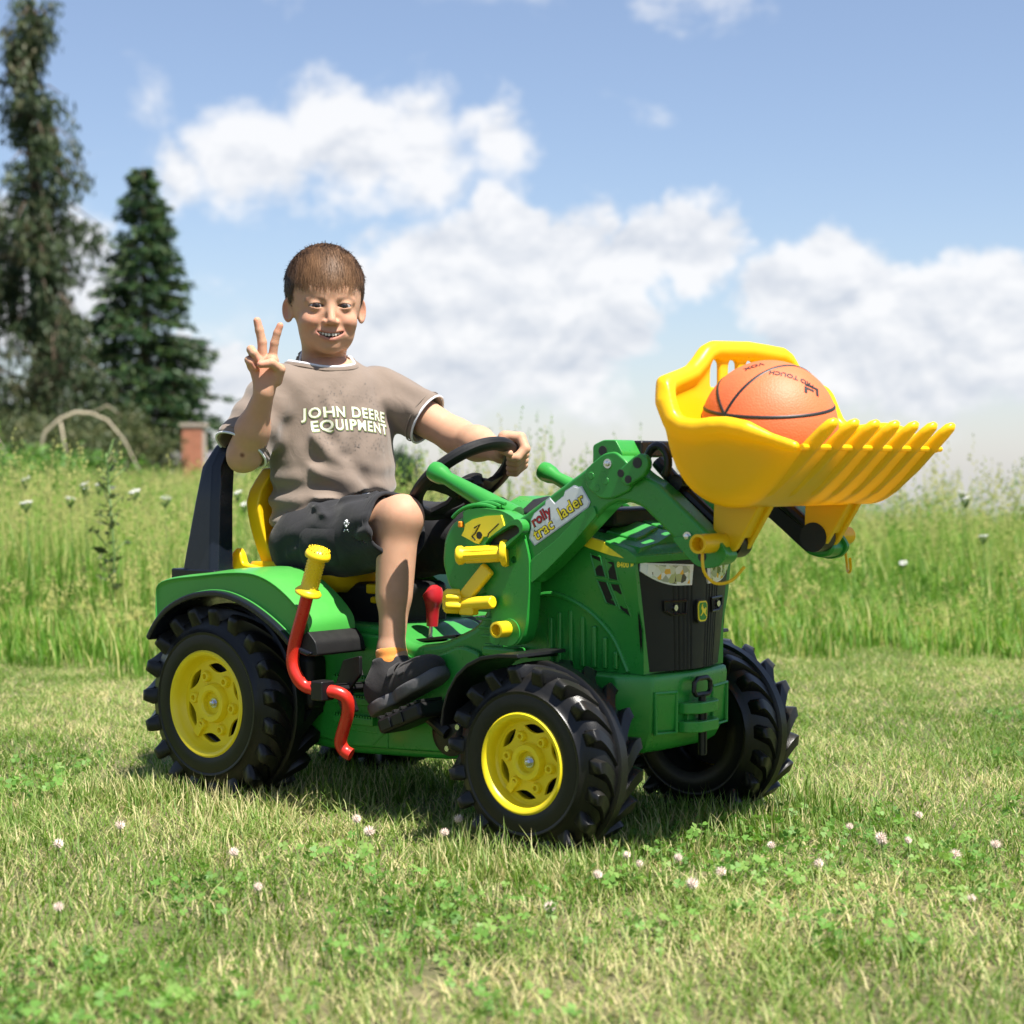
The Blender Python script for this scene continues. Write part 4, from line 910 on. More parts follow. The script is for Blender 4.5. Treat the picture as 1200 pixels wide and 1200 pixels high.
for s in (-1, 1):
    Y = s*.1225
    # wheel arch bead, ribs and vents on the bonnet flank
    bm = bmesh.new(); tube(bm, [(x, s*(flank(x, z)+.001), z) for x, z in [(.64, .375), (.661, .395), (.682, .404), (.717, .403), (.769, .381), (.812, .342), (.836, .300), (.842, .287)]], .0045, 8, smooth_path=5); finish('arch_bead', bm, GREEN, bonnet)
    for k, (x, z1, z0) in enumerate([(.690, .366, .289), (.708, .376, .289), (.731, .380, .289), (.755, .371, .289), (.778, .357, .289), (.799, .340, .289), (.820, .318, .289)]):
        bm = bmesh.new(); box(bm, (x, s*(flank(x, (z0+z1)/2)+.001), (z0+z1)/2), (.0085, .010, z1-z0)); finish('flank_rib', bm, GREEN, bonnet, .003)
    dy = .1345
    for poly in ([(.780, .474), (.801, .469), (.811, .437), (.791, .438)], [(.792, .432), (.812, .430), (.828, .391), (.808, .395)], [(.811, .467), (.830, .462), (.836, .432), (.817, .434)], [(.818, .428), (.838, .427), (.853, .376), (.834, .386)]):
        bm = bmesh.new(); rp = roundpoly(poly, .003, 2); loft(bm, [[Vector((x, s*(flank(x, z)+o_), z)) for x, z in rp] for o_ in (-.004, .0008)]); finish('vent_mesh', bm, BLACKM, bonnet)
        bm = bmesh.new(); q = poly + [poly[0]]; tube(bm, [(x, s*(flank(x, z)+.0005), z) for x, z in q], .0018, 6, cap=False); finish('vent_frame', bm, GREEN, bonnet)
    st_ = [(.728, .496), (.735, .5035), (.77, .501), (.803, .494), (.835, .484), (.861, .473), (.867, .4665), (.848, .4675), (.82, .472), (.777, .482)]
    bm = bmesh.new(); loft(bm, [[Vector((x, s*(flank(x, min(z, .49))+o_), z)) for x, z in st_] for o_ in (-.006, .0022)]); finish('yellow_stripe', bm, YINK, bonnet, .001)
    # model number
    bm = text_mesh('8400 R', .0115, .0004)
    Mt = Matrix(((-s, 0, 0, .852), (0, 0, s, s*(flank(.843, .4575)+.001)), (0, 1, 0, .4575), (0, 0, 0, 1))); place_text(bm, Mt); finish('model_number', bm, YINK, bonnet, recalc=False)

# ---- bumper weight and hitch
bw = [(.66, -.140), (.835, -.142), (.886, -.108), (.893, -.06), (.895, 0), (.893, .06), (.886, .108), (.835, .142), (.66, .140)]
def ringz(z, k, dx=0): return [Vector((.66+(x-.66)*k+dx, y*k, z)) for x, y in bw]
bm = bmesh.new(); loft(bm, [ringz(.155, .86), ringz(.165, .92), ringz(.195, .985), ringz(.272, 1.0), ringz(.2835, .99)]); bumper = finish('bumper', bm, GREEN, TR, .006, 3)
for s in (-1, 1):
    # recessed panels: a raised frame round each
    y0, y1 = s*.052, s*.104; c = [(y0, .252), (y1, .254), (y1*.985, .190), (y0*1.02, .188)]
    fx = lambda y: .894 - .008*(abs(y)/.108)**2
    bm = bmesh.new(); q = c + [c[0]]; tube(bm, [(fx(y)-.001, y, z) for y, z in q], .004, 8, cap=False); finish('panel_bead', bm, GREEN, bumper)
for zz in (.226, .196):
    bm = bmesh.new(); plate(bm, roundpoly([(.885, -.048), (.905, -.046), (.922, -.026), (.922, .026), (.905, .046), (.885, .048)], .006), [], zz-.009, zz+.009, Matrix(((1, 0, 0, 0), (0, 0, 1, 0), (0, 1, 0, 0), (0, 0, 0, 1)))); finish('hitch_jaw', bm, GREEN, bumper, .003)
bm = bmesh.new(); box(bm, (.892, 0, .211), (.014, .06, .014)); finish('hitch_block', bm, GREEN, bumper, .002)
bm = bmesh.new(); cyl(bm, (.909, -.004, .148), (.909, -.004, .243), .0065, 12); box(bm, (.9155, -.004, .185), (.003, .004, .07))
tube(bm, [(.909, -.022, .246), (.909, -.028, .252), (.909, -.027, .266), (.909, -.018, .272), (.909, .010, .272), (.909, .019, .266), (.909, .020, .252), (.909, .014, .246), (.909, -.022, .246)], .0042, 8); finish('hitch_pin', bm, BLACK, TR)

# ---- front mudguards (thin black arcs)
for s in (-1, 1):
    pl = [(.607, .205), (.612, .232), (.622, .258), (.640, .285), (.662, .303), (.690, .316), (.725, .322), (.765, .324)]
    up_ = pl; dn = [(x+.002, z-.006) for x, z in pl]
    bm = bmesh.new(); plate(bm, up_ + dn[::-1], [], min(s*.178, s*.300), max(s*.178, s*.300)); finish('front_mudguard', bm, BLACK, TR, .0015)
    bm = bmesh.new(); cyl(bm, (.70, s*.12, .31), (.70, s*.19, .312), .007, 10); finish('mudguard_stay', bm, BLACK, TR)

# ---- rear fenders
top = [(-.135, .318), (-.135, .372), (-.128, .397), (-.09, .409), (-.02, .417), (.05, .4245), (.105, .427), (.145, .4225), (.185, .408), (.225, .384), (.258, .356), (.270, .335), (.270, .302)]
low = [(.245, .308), (.212, .331), (.175, .353), (.130, .374), (.085, .388), (.045, .3935), (.0, .391), (-.05, .379), (-.095, .358), (-.120, .337)]
for s in (-1, 1):
    bm = bmesh.new(); secs = []
    for yy, dz_, k in ((.252, -.008, .985), (.258, -.003, .995), (.246, .0, 1.0), (.19, .004, 1.0), (.142, .004, 1.0)):
        secs.append([Vector((x*k+.06*(1-k), s*yy, z+dz_)) for x, z in smoothpoly(top, 3, False) + smoothpoly(low, 3, False)])
    loft(bm, secs); fd = finish('rear_fender', bm, GREEN_LIT, TR, .004, 3)
    lin = smoothpoly([(.285, .293), (.245, .304), (.212, .327), (.175, .349), (.130, .370), (.085, .384), (.045, .3895), (.0, .387), (-.05, .375), (-.095, .354), (-.128, .326), (-.150, .296)], 3, False)
    c0 = Vector((0.03, .15)); inn = [tuple(Vector(p)*.955 + c0*.045) for p in lin]
    bm = bmesh.new(); plate(bm, lin + inn[::-1], [], min(s*.268, s*.118), max(s*.268, s*.118)); finish('fender_liner', bm, NAVY, fd, .003)
    bm = bmesh.new(); plate(bm, roundpoly([(.235, .300), (.270, .330), (.290, .312), (.296, .288), (.262, .286)], .006), [], min(s*.262, s*.142), max(s*.262, s*.142)); finish('fender_corner', bm, BLACKM, fd, .004)

# ---- roll bar: tapering posts joined by a cross bar
for s in (-1, 1):
    def sec(z, x0, x1, ya, yb): return [Vector((x0, s*ya, z)), Vector((x0+.02, s*yb, z)), Vector((x1-.012, s*yb, z)), Vector((x1, s*(yb-.012), z)), Vector((x1, s*ya, z))]
    bm = bmesh.new()
    loft(bm, [sec(.414, -.118, -.012, .172, .222), sec(.45, -.112, -.014, .172, .219), sec(.55, -.092, -.018, .168, .212), sec(.612, -.080, -.020, .162, .206),
              [v + Vector((0, 0, dz_)) for v, dz_ in zip(sec(.650, -.066, -.018, .140, .186), (.014, 0, 0, .002, .014))], sec(.672, -.060, -.016, .10, .150)]); post = finish('roll_bar_post', bm, NAVY, TR, .006, 3)
    bm = bmesh.new(); box(bm, (-.065, s*.197, .412), (.118, .060, .022)); finish('roll_bar_foot', bm, NAVY, post, .003)
bm = bmesh.new(); box(bm, (-.033, 0, .659), (.05, .24, .026)); finish('roll_bar_cross', bm, NAVY, TR, .005)

# ---- seat
bm = bmesh.new(); secs = []
for k in range(11):
    t_ = k/10; z = .395 + .215*t_; x = -.010 - .020*t_ + .012*math.sin(t_*3.1)*-1; hw_ = .098 + .032*math.sin(min(1, t_*1.2)*math.pi*.5) - .075*max(0, t_-.72)**1.3*3; th_ = .020
    row = []
    for j in range(13):
        u_ = -1+2*j/12; row.append((u_*hw_, .042*u_*u_*(1-.3*t_)))
    front = [Vector((x + th_*.5 + c_, y, z)) for y, c_ in row]; back = [Vector((x - th_*.7 + c_*.75, y*1.03, z)) for y, c_ in reversed(row)]
    secs.append(front + back)
loft(bm, secs); seat_back = finish('seat_back', bm, YELLOW, TR, .006, 2)
bm = bmesh.new()
outl = [(-.045, .062), (-.03, .118), (.02, .135), (.10, .132), (.17, .118), (.205, .085), (.215, 0)]
outl = smoothpoly(outl, 3, False); full = outl + [(x, -y) for x, y in outl[::-1][1:]]
loft(bm, [[Vector((x*.86+.01, y*.84, .383)) for x, y in full], [Vector((x*.97, y*.97, .397)) for x, y in full], [Vector((x, y, .415 + .012*(abs(y)/.13)**2)) for x, y in full], [Vector((x*.97, y*.96, .424 + .012*(abs(y)/.13)**2)) for x, y in full], [Vector((x*.85+.01, y*.80, .418)) for x, y in full]]); finish('seat_pan', bm, YELLOW, TR, sharp=50)
for s in (-1, 1):
    prism('seat_bracket', roundpoly([(-.046, .382), (-.048, .452), (-.034, .462), (-.024, .45), (-.018, .432), (.045, .424), (.058, .408), (.04, .384)], .006), s*.128, s*.146, YELLOW, .005)

# ---- steering wheel and column
sc_ = Vector((.400, 0, .590)); ta = R(40)
U = Vector((math.cos(ta), 0, math.sin(ta))); Vv = Vector((0, 1, 0)); Nn = Vector((-math.sin(ta), 0, math.cos(ta)))
bm = bmesh.new(); rings = []
for k in range(48):
    a = 2*math.pi*k/48; d = U*math.cos(a) + Vv*math.sin(a); c = sc_ + d*.098
    rings.append([c + d*math.cos(p)*.0140 + Nn*math.sin(p)*.0115 for p in [2*math.pi*j/12 for j in range(12)]])
loft(bm, rings, closed=True); sw = finish('steering_wheel', bm, BLACKM, TR)
for a in (R(90), R(-90), R(180)):
    d = U*math.cos(a) + Vv*math.sin(a); e = Nn.cross(d)
    bm = bmesh.new(); loft(bm, [[sc_ + d*r_ + e*w_ + Nn*(h_+g_) for w_, h_ in ((-hw_, -.006), (-hw_*.8, .006), (hw_*.8, .006), (hw_, -.006))] for r_, hw_, g_ in ((.012, .030, -.020), (.045, .019, -.016), (.075, .018, -.006), (.097, .026, 0))]); finish('spoke', bm, BLACKM, sw, .003)
bm = bmesh.new(); lathe(bm, [(-.03, .024), (-.012, .032), (-.008, .028), (-.006, .001)], sc_, Nn, 24); finish('hub', bm, BLACKM, sw)
bm = bmesh.new(); tube(bm, [sc_-Nn*.02, sc_-Nn*.12, (.56, 0, .42)], [.022, .024, .03], 16); finish('steering_column', bm, BLACK, TR)
# gear stick with dark red knob, black gate
bm = bmesh.new(); tube(bm, [(.365, -.052, .305), (.370, -.052, .345)], .004, 8); finish('shift_rod', bm, CHROME, TR)
bm = bmesh.new(); tube(bm, [(.371, -.052, .330), (.372, -.052, .36), (.374, -.052, .378), (.371, -.052, .39), (.366, -.052, .394)], [.010, .012, .018, .019, .008], 14, smooth_path=3); finish('shift_knob', bm, DRED, TR)
bm = bmesh.new(); box(bm, (.41, -.055, .3125), (.10, .07, .006), Matrix.Rotation(R(-8), 3, 'Y')); finish('shift_gate', bm, BLACK, TR, .002)

# ---- hand brake: bent red tube with yellow grip
lev = [(.279, -.268, .398), (.268, -.268, .366), (.254, -.268, .330), (.244, -.268, .300), (.241, -.268, .272), (.250, -.266, .249), (.262, -.258, .234), (.288, -.248, .228), (.314, -.234, .225), (.326, -.222, .213), (.319, -.213, .186), (.303, -.207, .157), (.291, -.202, .134), (.296, -.198, .119), (.308, -.193, .112)]
bm = bmesh.new(); tube(bm, lev, .0112, 16, smooth_path=4); hb = finish('brake_lever', bm, RED, TR)
ax = (Vector((.305, -.268, .470)) - Vector((.278, -.268, .396))).normalized(); o_ = Vector((.278, -.268, .394))
bm = bmesh.new(); lathe(bm, [(-.002, .012), (0, .0225), (.004, .0235), (.009, .019), (.012, .0155), (.030, .0150), (.058, .0145), (.064, .0148), (.067, .0215), (.072, .0225), (.078, .0205), (.083, .0145), (.0855, .006), (.086, .001)], o_, ax, 28); gp = finish('grip', bm, YEL2, hb, sharp=60)
bm = bmesh.new(); u_, v_ = frame_for(ax)
for i in range(9):
    for j in range(16):
        a = 2*math.pi*(j+.5*(i % 2))/16; d = u_*math.cos(a)+v_*math.sin(a); c = o_ + ax*(.018+i*.005) + d*.0149
        bmesh.ops.create_icosphere(bm, subdivisions=1, radius=.0013, matrix=Matrix.Translation(c))
for i, rr_ in enumerate((.018, .0135, .0085, .003)):
    m_ = max(4, int(rr_*900)); hgt = .0795+.0065*math.sqrt(max(0, 1-(rr_/.0225)**2))
    for j in range(m_):
        a = 2*math.pi*j/m_; bmesh.ops.create_icosphere(bm, subdivisions=1, radius=.0016, matrix=Matrix.Translation(o_ + ax*(hgt-.0005) + (u_*math.cos(a)+v_*math.sin(a))*rr_))
q = finish('grip_nubs', bm, YEL2, hb); q['kind'] = 'stuff'
bm = bmesh.new(); box(bm, (.292, -.247, .228), (.028, .032, .034)); tube(bm, [(.292, -.247, .228), (.292, -.13, .224)], .010, 10); br_ = finish('lever_clamp', bm, BLACK, TR, .004)
bm = bmesh.new(); plate(bm, roundpoly([(.285, .275), (.325, .285), (.325, .252), (.300, .225), (.318, .188), (.285, .178), (.262, .22)], .004), [], -.190, -.182); finish('lever_bracket', bm, BLACK, TR, .002)
bm = bmesh.new(); box(bm, (.15, -.145, .225), (.07, .05, .10)); finish('gear_case', bm, BLACKM, TR, .015)

# ---- pedal and crank
for s in (-1, 1):
    ph = R(150) if s < 0 else R(-65)
    cc = Vector((.487, s*.128, .160)); pe = cc + Vector((math.cos(ph)*.062, 0, math.sin(ph)*.062))
    bm = bmesh.new(); lathe(bm, [(0, .040), (s*.010, .040), (s*.014, .030), (s*.014, .004)], cc, (0, 1, 0), 28); crank = finish('crank_disc', bm, BLACK, TR)
    bm = bmesh.new(); tube(bm, [cc + Vector((0, s*.014, 0)), pe + Vector((0, s*.014, 0))], .012, 10); tube(bm, [pe + Vector((0, s*.005, 0)), pe + Vector((0, s*.075, 0))], .008, 10); finish('crank_arm', bm, BLACK, crank)
    for k in range(3):
        a = 2*math.pi*k/3+.5; bm = bmesh.new(); c_ = cc + Vector((math.cos(a)*.026, s*.013, math.sin(a)*.026)); cyl(bm, c_, c_+Vector((0, s*.005, 0)), .005, 8); finish('crank_bolt', bm, CHROME, crank)
    til = R(-22) if s < 0 else R(10); ro = Matrix.Rotation(til, 3, 'Y'); pc = Vector((.428, -.168, .186)) if s < 0 else pe + Vector((0, s*.045, 0))
    bm = bmesh.new(); box(bm, pc, (.105, .072, .028), ro); pd = finish('pedal', bm, BLACKM, TR, .008)
    for k in range(6):
        bm = bmesh.new(); box(bm, pc + ro @ Vector((-.045+.018*k, 0, .0155)), (.007, .066, .005), ro); finish('pedal_tread', bm, BLACKM, pd, .001)
    for k in range(2):
        bm = bmesh.new(); box(bm, pc + ro @ Vector((-.03+.03*k, s*.0365, 0)), (.024, .004, .018), ro); finish('pedal_pad', bm, BLACK, pd, .001)

# ---- front loader
LD = empty('front_loader'); LD.parent = TR
ARM = [(.645, .512), (.800, .605), (.823, .620), (.845, .632), (.866, .635), (.888, .621), (.917, .600), (.945, .586), (1.055, .497), (1.066, .480), (1.058, .468), (1.040, .4635), (1.018, .468), (.990, .489), (.945, .526), (.917, .549), (.894, .557), (.869, .558), (.846, .548), (.779, .487), (.735, .450), (.700, .425), (.66, .43)]
TOWER = [(.560, .540), (.600, .545), (.644, .541), (.668, .531), (.690, .500), (.700, .465), (.700, .417), (.694, .36), (.686, .335), (.672, .323), (.636, .322), (.622, .338), (.622, .37), (.618, .399), (.604, .415), (.588, .430), (.575, .455), (.565, .50)]
CASE = [(.492, .491), (.508, .517), (.538, .532), (.575, .545), (.62, .540), (.655, .50), (.66, .46), (.63, .41), (.545, .392), (.502, .408), (.488, .451)]
for s in (-1, 1):
    # tower: broad bevelled casing behind, plate in front
    prism('tower_case', roundpoly(CASE, .012), s*.120, s*.162, GREEN, .010, parent=LD, seg=3)
    prism('tower_plate', roundpoly(TOWER, .010), s*.158, s*.1895, GREEN, .005, holes=[circle2(.668, .462, .006)], parent=LD)
    for k in range(3):
        r_ = .062-.010*k; bm = bmesh.new(); tube(bm, [(.588+.012*k + r_*math.cos(a)*1.1, s*(.178-.004*k), .505+.010*k+r_*.72*math.sin(a)) for a in [R(150-9*j) for j in range(11)]], .0035, 8); finish('tower_bead', bm, GREEN, LD)
    # arm
    holes = [circle2(.835, .598, .0001)] 
    arm = prism('loader_arm', roundpoly(ARM, .008), s*.142, s*.182, GREEN, .006, parent=LD, seg=3)
    # lower flange of the straight part
    prism('arm_flange', roundpoly([(.700, .424), (.735, .449), (.779, .486), (.832, .536), (.826, .552), (.81, .546), (.752, .496), (.70, .462)], .006), s*.178, s*.1865, GREEN, .004, parent=LD)
    kp = prism('knee_plate', roundpoly([(.808, .606), (.823, .618), (.846, .633), (.868, .636), (.888, .622), (.905, .602), (.896, .575), (.862, .562), (.838, .562), (.812, .580)], .008), s*.180, s*.1875, GREEN, .003, parent=LD)
    for x, z in ((.822, .598), (.850, .590), (.833, .579)):
        bm = bmesh.new(); cyl(bm, (x, s*.184, z), (x, s*.1882, z), .0062, 14); finish('hole_plug', bm, GREEN, LD, .001)
    # top boss carrying the cross beam
    bs = prism('cross_boss', roundpoly([(.818, .612), (.818, .646), (.838, .654), (.862, .654), (.876, .632), (.872, .615)], .005), s*.125, s*.178, GREEN, .005, parent=LD)
    bm = bmesh.new(); cyl(bm, (.838, s*.176, .637), (.838, s*.1792, .637), .0078, 16); finish('boss_hole', bm, INK, LD)
    lug = prism('link_lug', roundpoly([(.876, .603), (.912, .630), (.926, .633), (.936, .624), (.937, .612), (.928, .598), (.895, .580)], .008), s*.184, s*.197, GREEN, .004, parent=LD)
    for x, z, r_ in ((.917, .618, .0085), (.886, .602, .0062), (.900, .593, .0062)):
        bm = bmesh.new(); cyl(bm, (x, s*.192, z), (x, s*.1978, z), r_, 16); finish('lug_hole', bm, INK, LD)
    for x, z in ((.855, .617), (1.000, .507)):
        bm = bmesh.new(); lathe(bm, [(0, .0075), (s*.003, .0075), (s*.003, .0045), (s*.0055, .004), (s*.006, .0005)], (x, s*.1868 if x < .9 else s*.1825, z), (0, 1, 0), 14); finish('screw', bm, CHROME, LD)
    # tip plate, pin, strap
    prism('tip_plate', roundpoly([(.972, .505), (1.038, .512), (1.060, .500), (1.072, .482), (1.060, .466), (1.038, .460), (1.016, .464), (.99, .487)], .008), s*.178, s*.1865, GREEN, .004, parent=LD)
    bm = bmesh.new(); cyl(bm, (1.028, s*.184, .478), (1.028, s*.1872, .478), .0075, 14); finish('tip_hole', bm, INK, LD)
    pin = (1.045, .4985)
    bm = bmesh.new(); lathe(bm, [(s*.150, .0145), (s*.225, .0145), (s*.225, .0105), (s*.205, .0098), (s*.205, .0005)], (pin[0], 0, pin[1]), (0, 1, 0), 22); finish('bucket_pin', bm, YELLOW, LD, sharp=40)
    bm = bmesh.new(); lathe(bm, [(s*.110, .024), (s*.142, .024)], (pin[0], 0, pin[1]), (0, 1, 0), 24); finish('pin_washer', bm, BLACK, LD)
    bm = bmesh.new(); tube(bm, [(pin[0], s*.212, pin[1]-.013), (pin[0]+.004, s*.214, pin[1]-.04), (pin[0]+.014, s*.20, pin[1]-.058), (pin[0]+.03, s*.18, pin[1]-.055), (pin[0]+.04, s*.16, pin[1]-.035)], .0024, 8, smooth_path=4); finish('pin_strap', bm, YELLOW, LD)
    # black inner lining of the arm, hydraulic-look strut along it
    prism('arm_lining', roundpoly([(.875, .600), (.945, .560), (1.045, .492), (1.045, .476), (1.02, .474), (.95, .528), (.88, .565)], .006), s*.132, s*.142, BLACKM, .002, parent=LD)
    bm = bmesh.new(); tube(bm, [(.905, s*.125, .620), (.945, s*.125, .582), (1.03, s*.125, .515)], [.011, .011, .009], 10); finish('strut', bm, BLACK, LD)
    bm = bmesh.new(); rings = []
    for k in range(20):
        a = R(200 - 245*k/19); rings.append((.932+.020*math.cos(a), s*.165, .618+.026*math.sin(a)))
    tube(bm, rings, .0065, 10); finish('hook', bm, BLACK, LD)
    bm = bmesh.new(); lathe(bm, [(0, .012), (s*.002, .012), (s*.002, .0005)], (.985, s*.140, .540), Vector((.65, s*.2, .75)), 18); bm.transform(Matrix.Identity(4)); finish('strut_label', bm, SILVER, LD)
    # slot bracket on the tower
    sl = [(.606, .474), (.620, .492), (.676, .527), (.690, .529), (.699, .520), (.698, .508), (.648, .470)]
    so_ = roundpoly(sl, .010); cx_ = sum(p[0] for p in so_)/len(so_); cz_ = sum(p[1] for p in so_)/len(so_)
    si = [(cx_+(x-cx_)*.80, cz_+(z-cz_)*.62) for x, z in so_]
    prism('slot_bracket', so_, s*.186, s*.204, GREEN, .002, holes=[si], parent=LD)
    bm = bmesh.new(); plate(bm, [(cx_+(x-cx_)*.84, cz_+(z-cz_)*.68) for x, z in so_], [], min(s*.188, s*.1905), max(s*.188, s*.1905)); finish('slot_back', bm, INK, LD)
    # push handle: tapering green bar with a hollow ball end
    a, b = Vector((.640, s*.150, .528)), Vector((.470, s*.150, .602)); d = (b-a).normalized()
    bm = bmesh.new(); tube(bm, [a, a+(b-a)*.5, b-d*.025, b-d*.012, b+d*.002, b+d*.011, b+d*.0125, b+d*.004], [.0205, .0155, .0120, .0165, .0180, .0160, .0125, .0105], 18); bm.transform(Matrix.Identity(4)); finish('push_handle', bm, GREEN, LD, sharp=60)
    bm = bmesh.new(); lathe(bm, [(0, .0135), (.0008, .0135), (.0008, .001)], b+d*.0045, d, 16); finish('handle_hollow', bm, INK, LD)
    bm = bmesh.new(); cyl(bm, (.63, s*.05, .334), (.63, s*.19, .334), .012, 14); finish('mount_bar', bm, GREEN, LD)
    bm = bmesh.new(); lathe(bm, [(s*.186, .022), (s*.192, .022), (s*.192, .012)], (.660, 0, .345), (0, 1, 0), 22); finish('mount_ring', bm, GREEN, LD)
    # yellow controls: only the near tower shows them, the far one has the same pins
    def ylathe(name, prof, o_, dirv=(0, 1, 0), n_=22, **k): bm = bmesh.new(); lathe(bm, prof, o_, dirv, n_); return finish(name, bm, YEL2, LD, sharp=45, **k)
    ylathe('lock_pin', [(s*.150, .013), (s*.218, .013), (s*.2185, .0095), (s*.203, .009), (s*.203, .0005)], (.655, 0, .350))
# controls on the near (right-hand) tower
Yt = -.19
gd = Vector((-.90, -.42, -.06)).normalized(); g0 = Vector((.652, -.192, .4725))
bm = bmesh.new(); lathe(bm, [(-.006, .021), (.000, .0225), (.004, .0215), (.006, .0135), (.050, .0125), (.068, .0128), (.072, .0155), (.078, .0155), (.081, .0125), (.082, .001)], g0, gd, 24); tg = finish('tilt_grip', bm, YEL2, LD, sharp=45)
u_, v_ = frame_for(gd)
for j in range(12):
    a = 2*math.pi*j/12; bm = bmesh.new(); d = u_*math.cos(a)+v_*math.sin(a); tube(bm, [g0+gd*.010+d*.0128, g0+gd*.066+d*.0125], .0012, 5); finish('grip_rib', bm, YEL2, tg)
k0 = Vector((.560, -.215, .392)); kd = Vector((-.62, -.78, .05)).normalized()
bm = bmesh.new(); rings = []
for a_, r_ in ((-.012, .012), (-.010, .0185), (.010, .0185), (.014, .016), (.014, .011), (.009, .009), (.009, .0005)):
    u_, v_ = frame_for(kd); ring_ = []
    for j in range(48):
        an = 2*math.pi*j/48; rr_ = r_*(1+(.13*math.cos(7*an) if r_ > .0155 else 0)); ring_.append(k0 + kd*a_ + (u_*math.cos(an)+v_*math.sin(an))*rr_)
    rings.append(ring_)
loft(bm, rings); finish('star_knob', bm, YEL2, LD, sharp=50)
bm = bmesh.new(); loft(bm, [[p + Vector((0, yy, 0)) for p in (c + dx*.013, c - dx*.013)] and [c + dx*.013 + Vector((0, .006, 0)), c - dx*.013 + Vector((0, .006, 0)), c - dx*.013 - Vector((0, .006, 0)), c + dx*.013 - Vector((0, .006, 0))] for c, dx, yy in ((Vector((.572, -.205, .392)), Vector((.85, 0, -.5)), 0), (Vector((.622, -.197, .448)), Vector((.75, 0, -.65)), 0))]); finish('release_lever', bm, YEL2, LD, .004)
bm = bmesh.new(); tube(bm, [(.575, -.207, .387), (.640, -.207, .3935)], [.0115, .0105], 14); box(bm, (.588, -.207, .380), (.03, .018, .02)); finish('release_pin', bm, YEL2, LD, .003)
# operating decal
DE = [(.568, .518), (.584, .526), (.612, .532), (.644, .534), (.648, .525), (.653, .510), (.622, .493), (.615, .499), (.607, .498), (.597, .486), (.590, .487), (.575, .493), (.560, .499), (.566, .508)]
bm = bmesh.new(); plate(bm, DE, [], -.1925, -.1885); dc = finish('decal', bm, YINK, LD)
bm = bmesh.new(); tube(bm, [(.588, -.1928, .512), (.600, -.1928, .518), (.590, -.1928, .503), (.583, -.1928, .498), (.590, -.1928, .492)], .0014, 6); tube(bm, [(.618, -.1928, .503), (.640, -.1928, .520)], .0011, 6); tube(bm, [(.618, -.1928, .503), (.617, -.1928, .498)], .0011, 6); finish('decal_drawing', bm, INK, dc)
bm = bmesh.new(); lathe(bm, [(-.0008, .0062), (.0004, .0062), (.0004, .0005)], (.5985, -.1926, .500), (0, -1, 0), 14); finish('decal_gear', bm, INK, dc)
bm = bmesh.new(); box(bm, (.555, -.186, .517), (.008, .012, .010)); finish('orange_clip', bm, ORANGE, LD, .002)
# brand sticker along both arms
def on_side(s, o2, ang, out):
    """matrix that lays an XY drawing on the outer arm face"""
    X_ = Vector((math.cos(ang), 0, math.sin(ang))); 
    if s > 0: X_ = -X_
    Z_ = Vector((0, s, 0)); Y_ = Z_.cross(X_)
    return Matrix(((X_.x, Y_.x, Z_.x, o2[0]), (X_.y, Y_.y, Z_.y, out), (X_.z, Y_.z, Z_.z, o2[1]), (0, 0, 0, 1)))
for s in (-1, 1):
    ang = math.atan2(.605-.512, .800-.645); M0 = on_side(s, (.752, .5385), ang, s*.1823)
    def poly_on(name, poly, off, mat, par):
        bm = bmesh.new(); loft(bm, [[M0 @ Vector((x, y, off-.0008)) for x, y in poly], [M0 @ Vector((x, y, off)) for x, y in poly]]); return finish(name, bm, mat, par)
    outl = [(-.066, -.022), (-.070, -.006), (-.058, .006), (-.052, .017), (-.040, .023), (-.014, .024), (-.009, .029), (.000, .029), (.004, .016), (.026, .017), (.032, .022), (.052, .021), (.058, .014), (.064, .012), (.066, -.018), (.058, -.023)]
    stk = poly_on('brand_sticker', outl, .0012, SILVER, LD)
    poly_on('sticker_field', [(x*.965, y*.92) for x, y in outl], .0019, WHITE, stk)
    for txt, size, pos, mat, bold in (('rolly', .0235, (-.030, .0105), INK, .0011), ('rolly', .0235, (-.030, .0105), RINK, .0004), ('trac', .0275, (-.036, -.0095), INK, .0014), ('trac', .0275, (-.036, -.0095), YINK, .0003), ('lader', .0275, (.030, -.0055), INK, .0014), ('lader', .0275, (.030, -.0055), YINK, .0003)):
        lay = .0026 if mat is INK else .0033
        bm = text_mesh(txt, size, bold); bm.transform(M0 @ Matrix.Translation((pos[0], pos[1], lay))); finish('lettering', bm, mat, stk, recalc=False)
# cross members between the arms
bm = bmesh.new(); box(bm, (.858, 0, .640), (.040, .26, .026)); finish('cross_beam', bm, BLACK, LD, .004)
bm = bmesh.new(); cyl(bm, (.955, -.15, .588), (.955, .15, .588), .0125, 16); finish('cross_tube', bm, BLACK, LD)
bm = bmesh.new(); box(bm, (.76, 0, .53), (.09, .20, .03)); box(bm, (.70, 0, .545), (.06, .06, .02)); finish('loader_bridge', bm, BLACKM, LD, .006)

# ---- bucket: moulded scoop with rolled rim, slotted back and seven teeth
BK = empty('bucket'); BK.parent = TR
out_p = [(.985, .90), (.985, .728), (.988, .690), (.994, .650), (1.004, .615), (1.022, .585), (1.050, .563), (1.085, .552), (1.120, .556), (1.155, .578), (1.190, .612), (1.222, .646), (1.40, .83), (1.40, .90)]
gb = Grid((.955, -.275, .535), (1.245, .275, .825), .0032)
d2 = poly2d(gb.X[:, 0, :], gb.Z[0], out_p[:2] + smoothpoly(out_p[1:12], 3, False) + out_p[12:])[:, None, :]
wy = .247 - .030*np.clip((gb.X-1.05)/.16, 0, 1)**1.3 - .012*np.clip((.66-gb.Z)/.1, 0, 1)          # narrower to the lip and the floor
do = smax(d2, np.abs(gb.Y)-wy, .030)
shell = np.maximum(do, -(do+.0085))
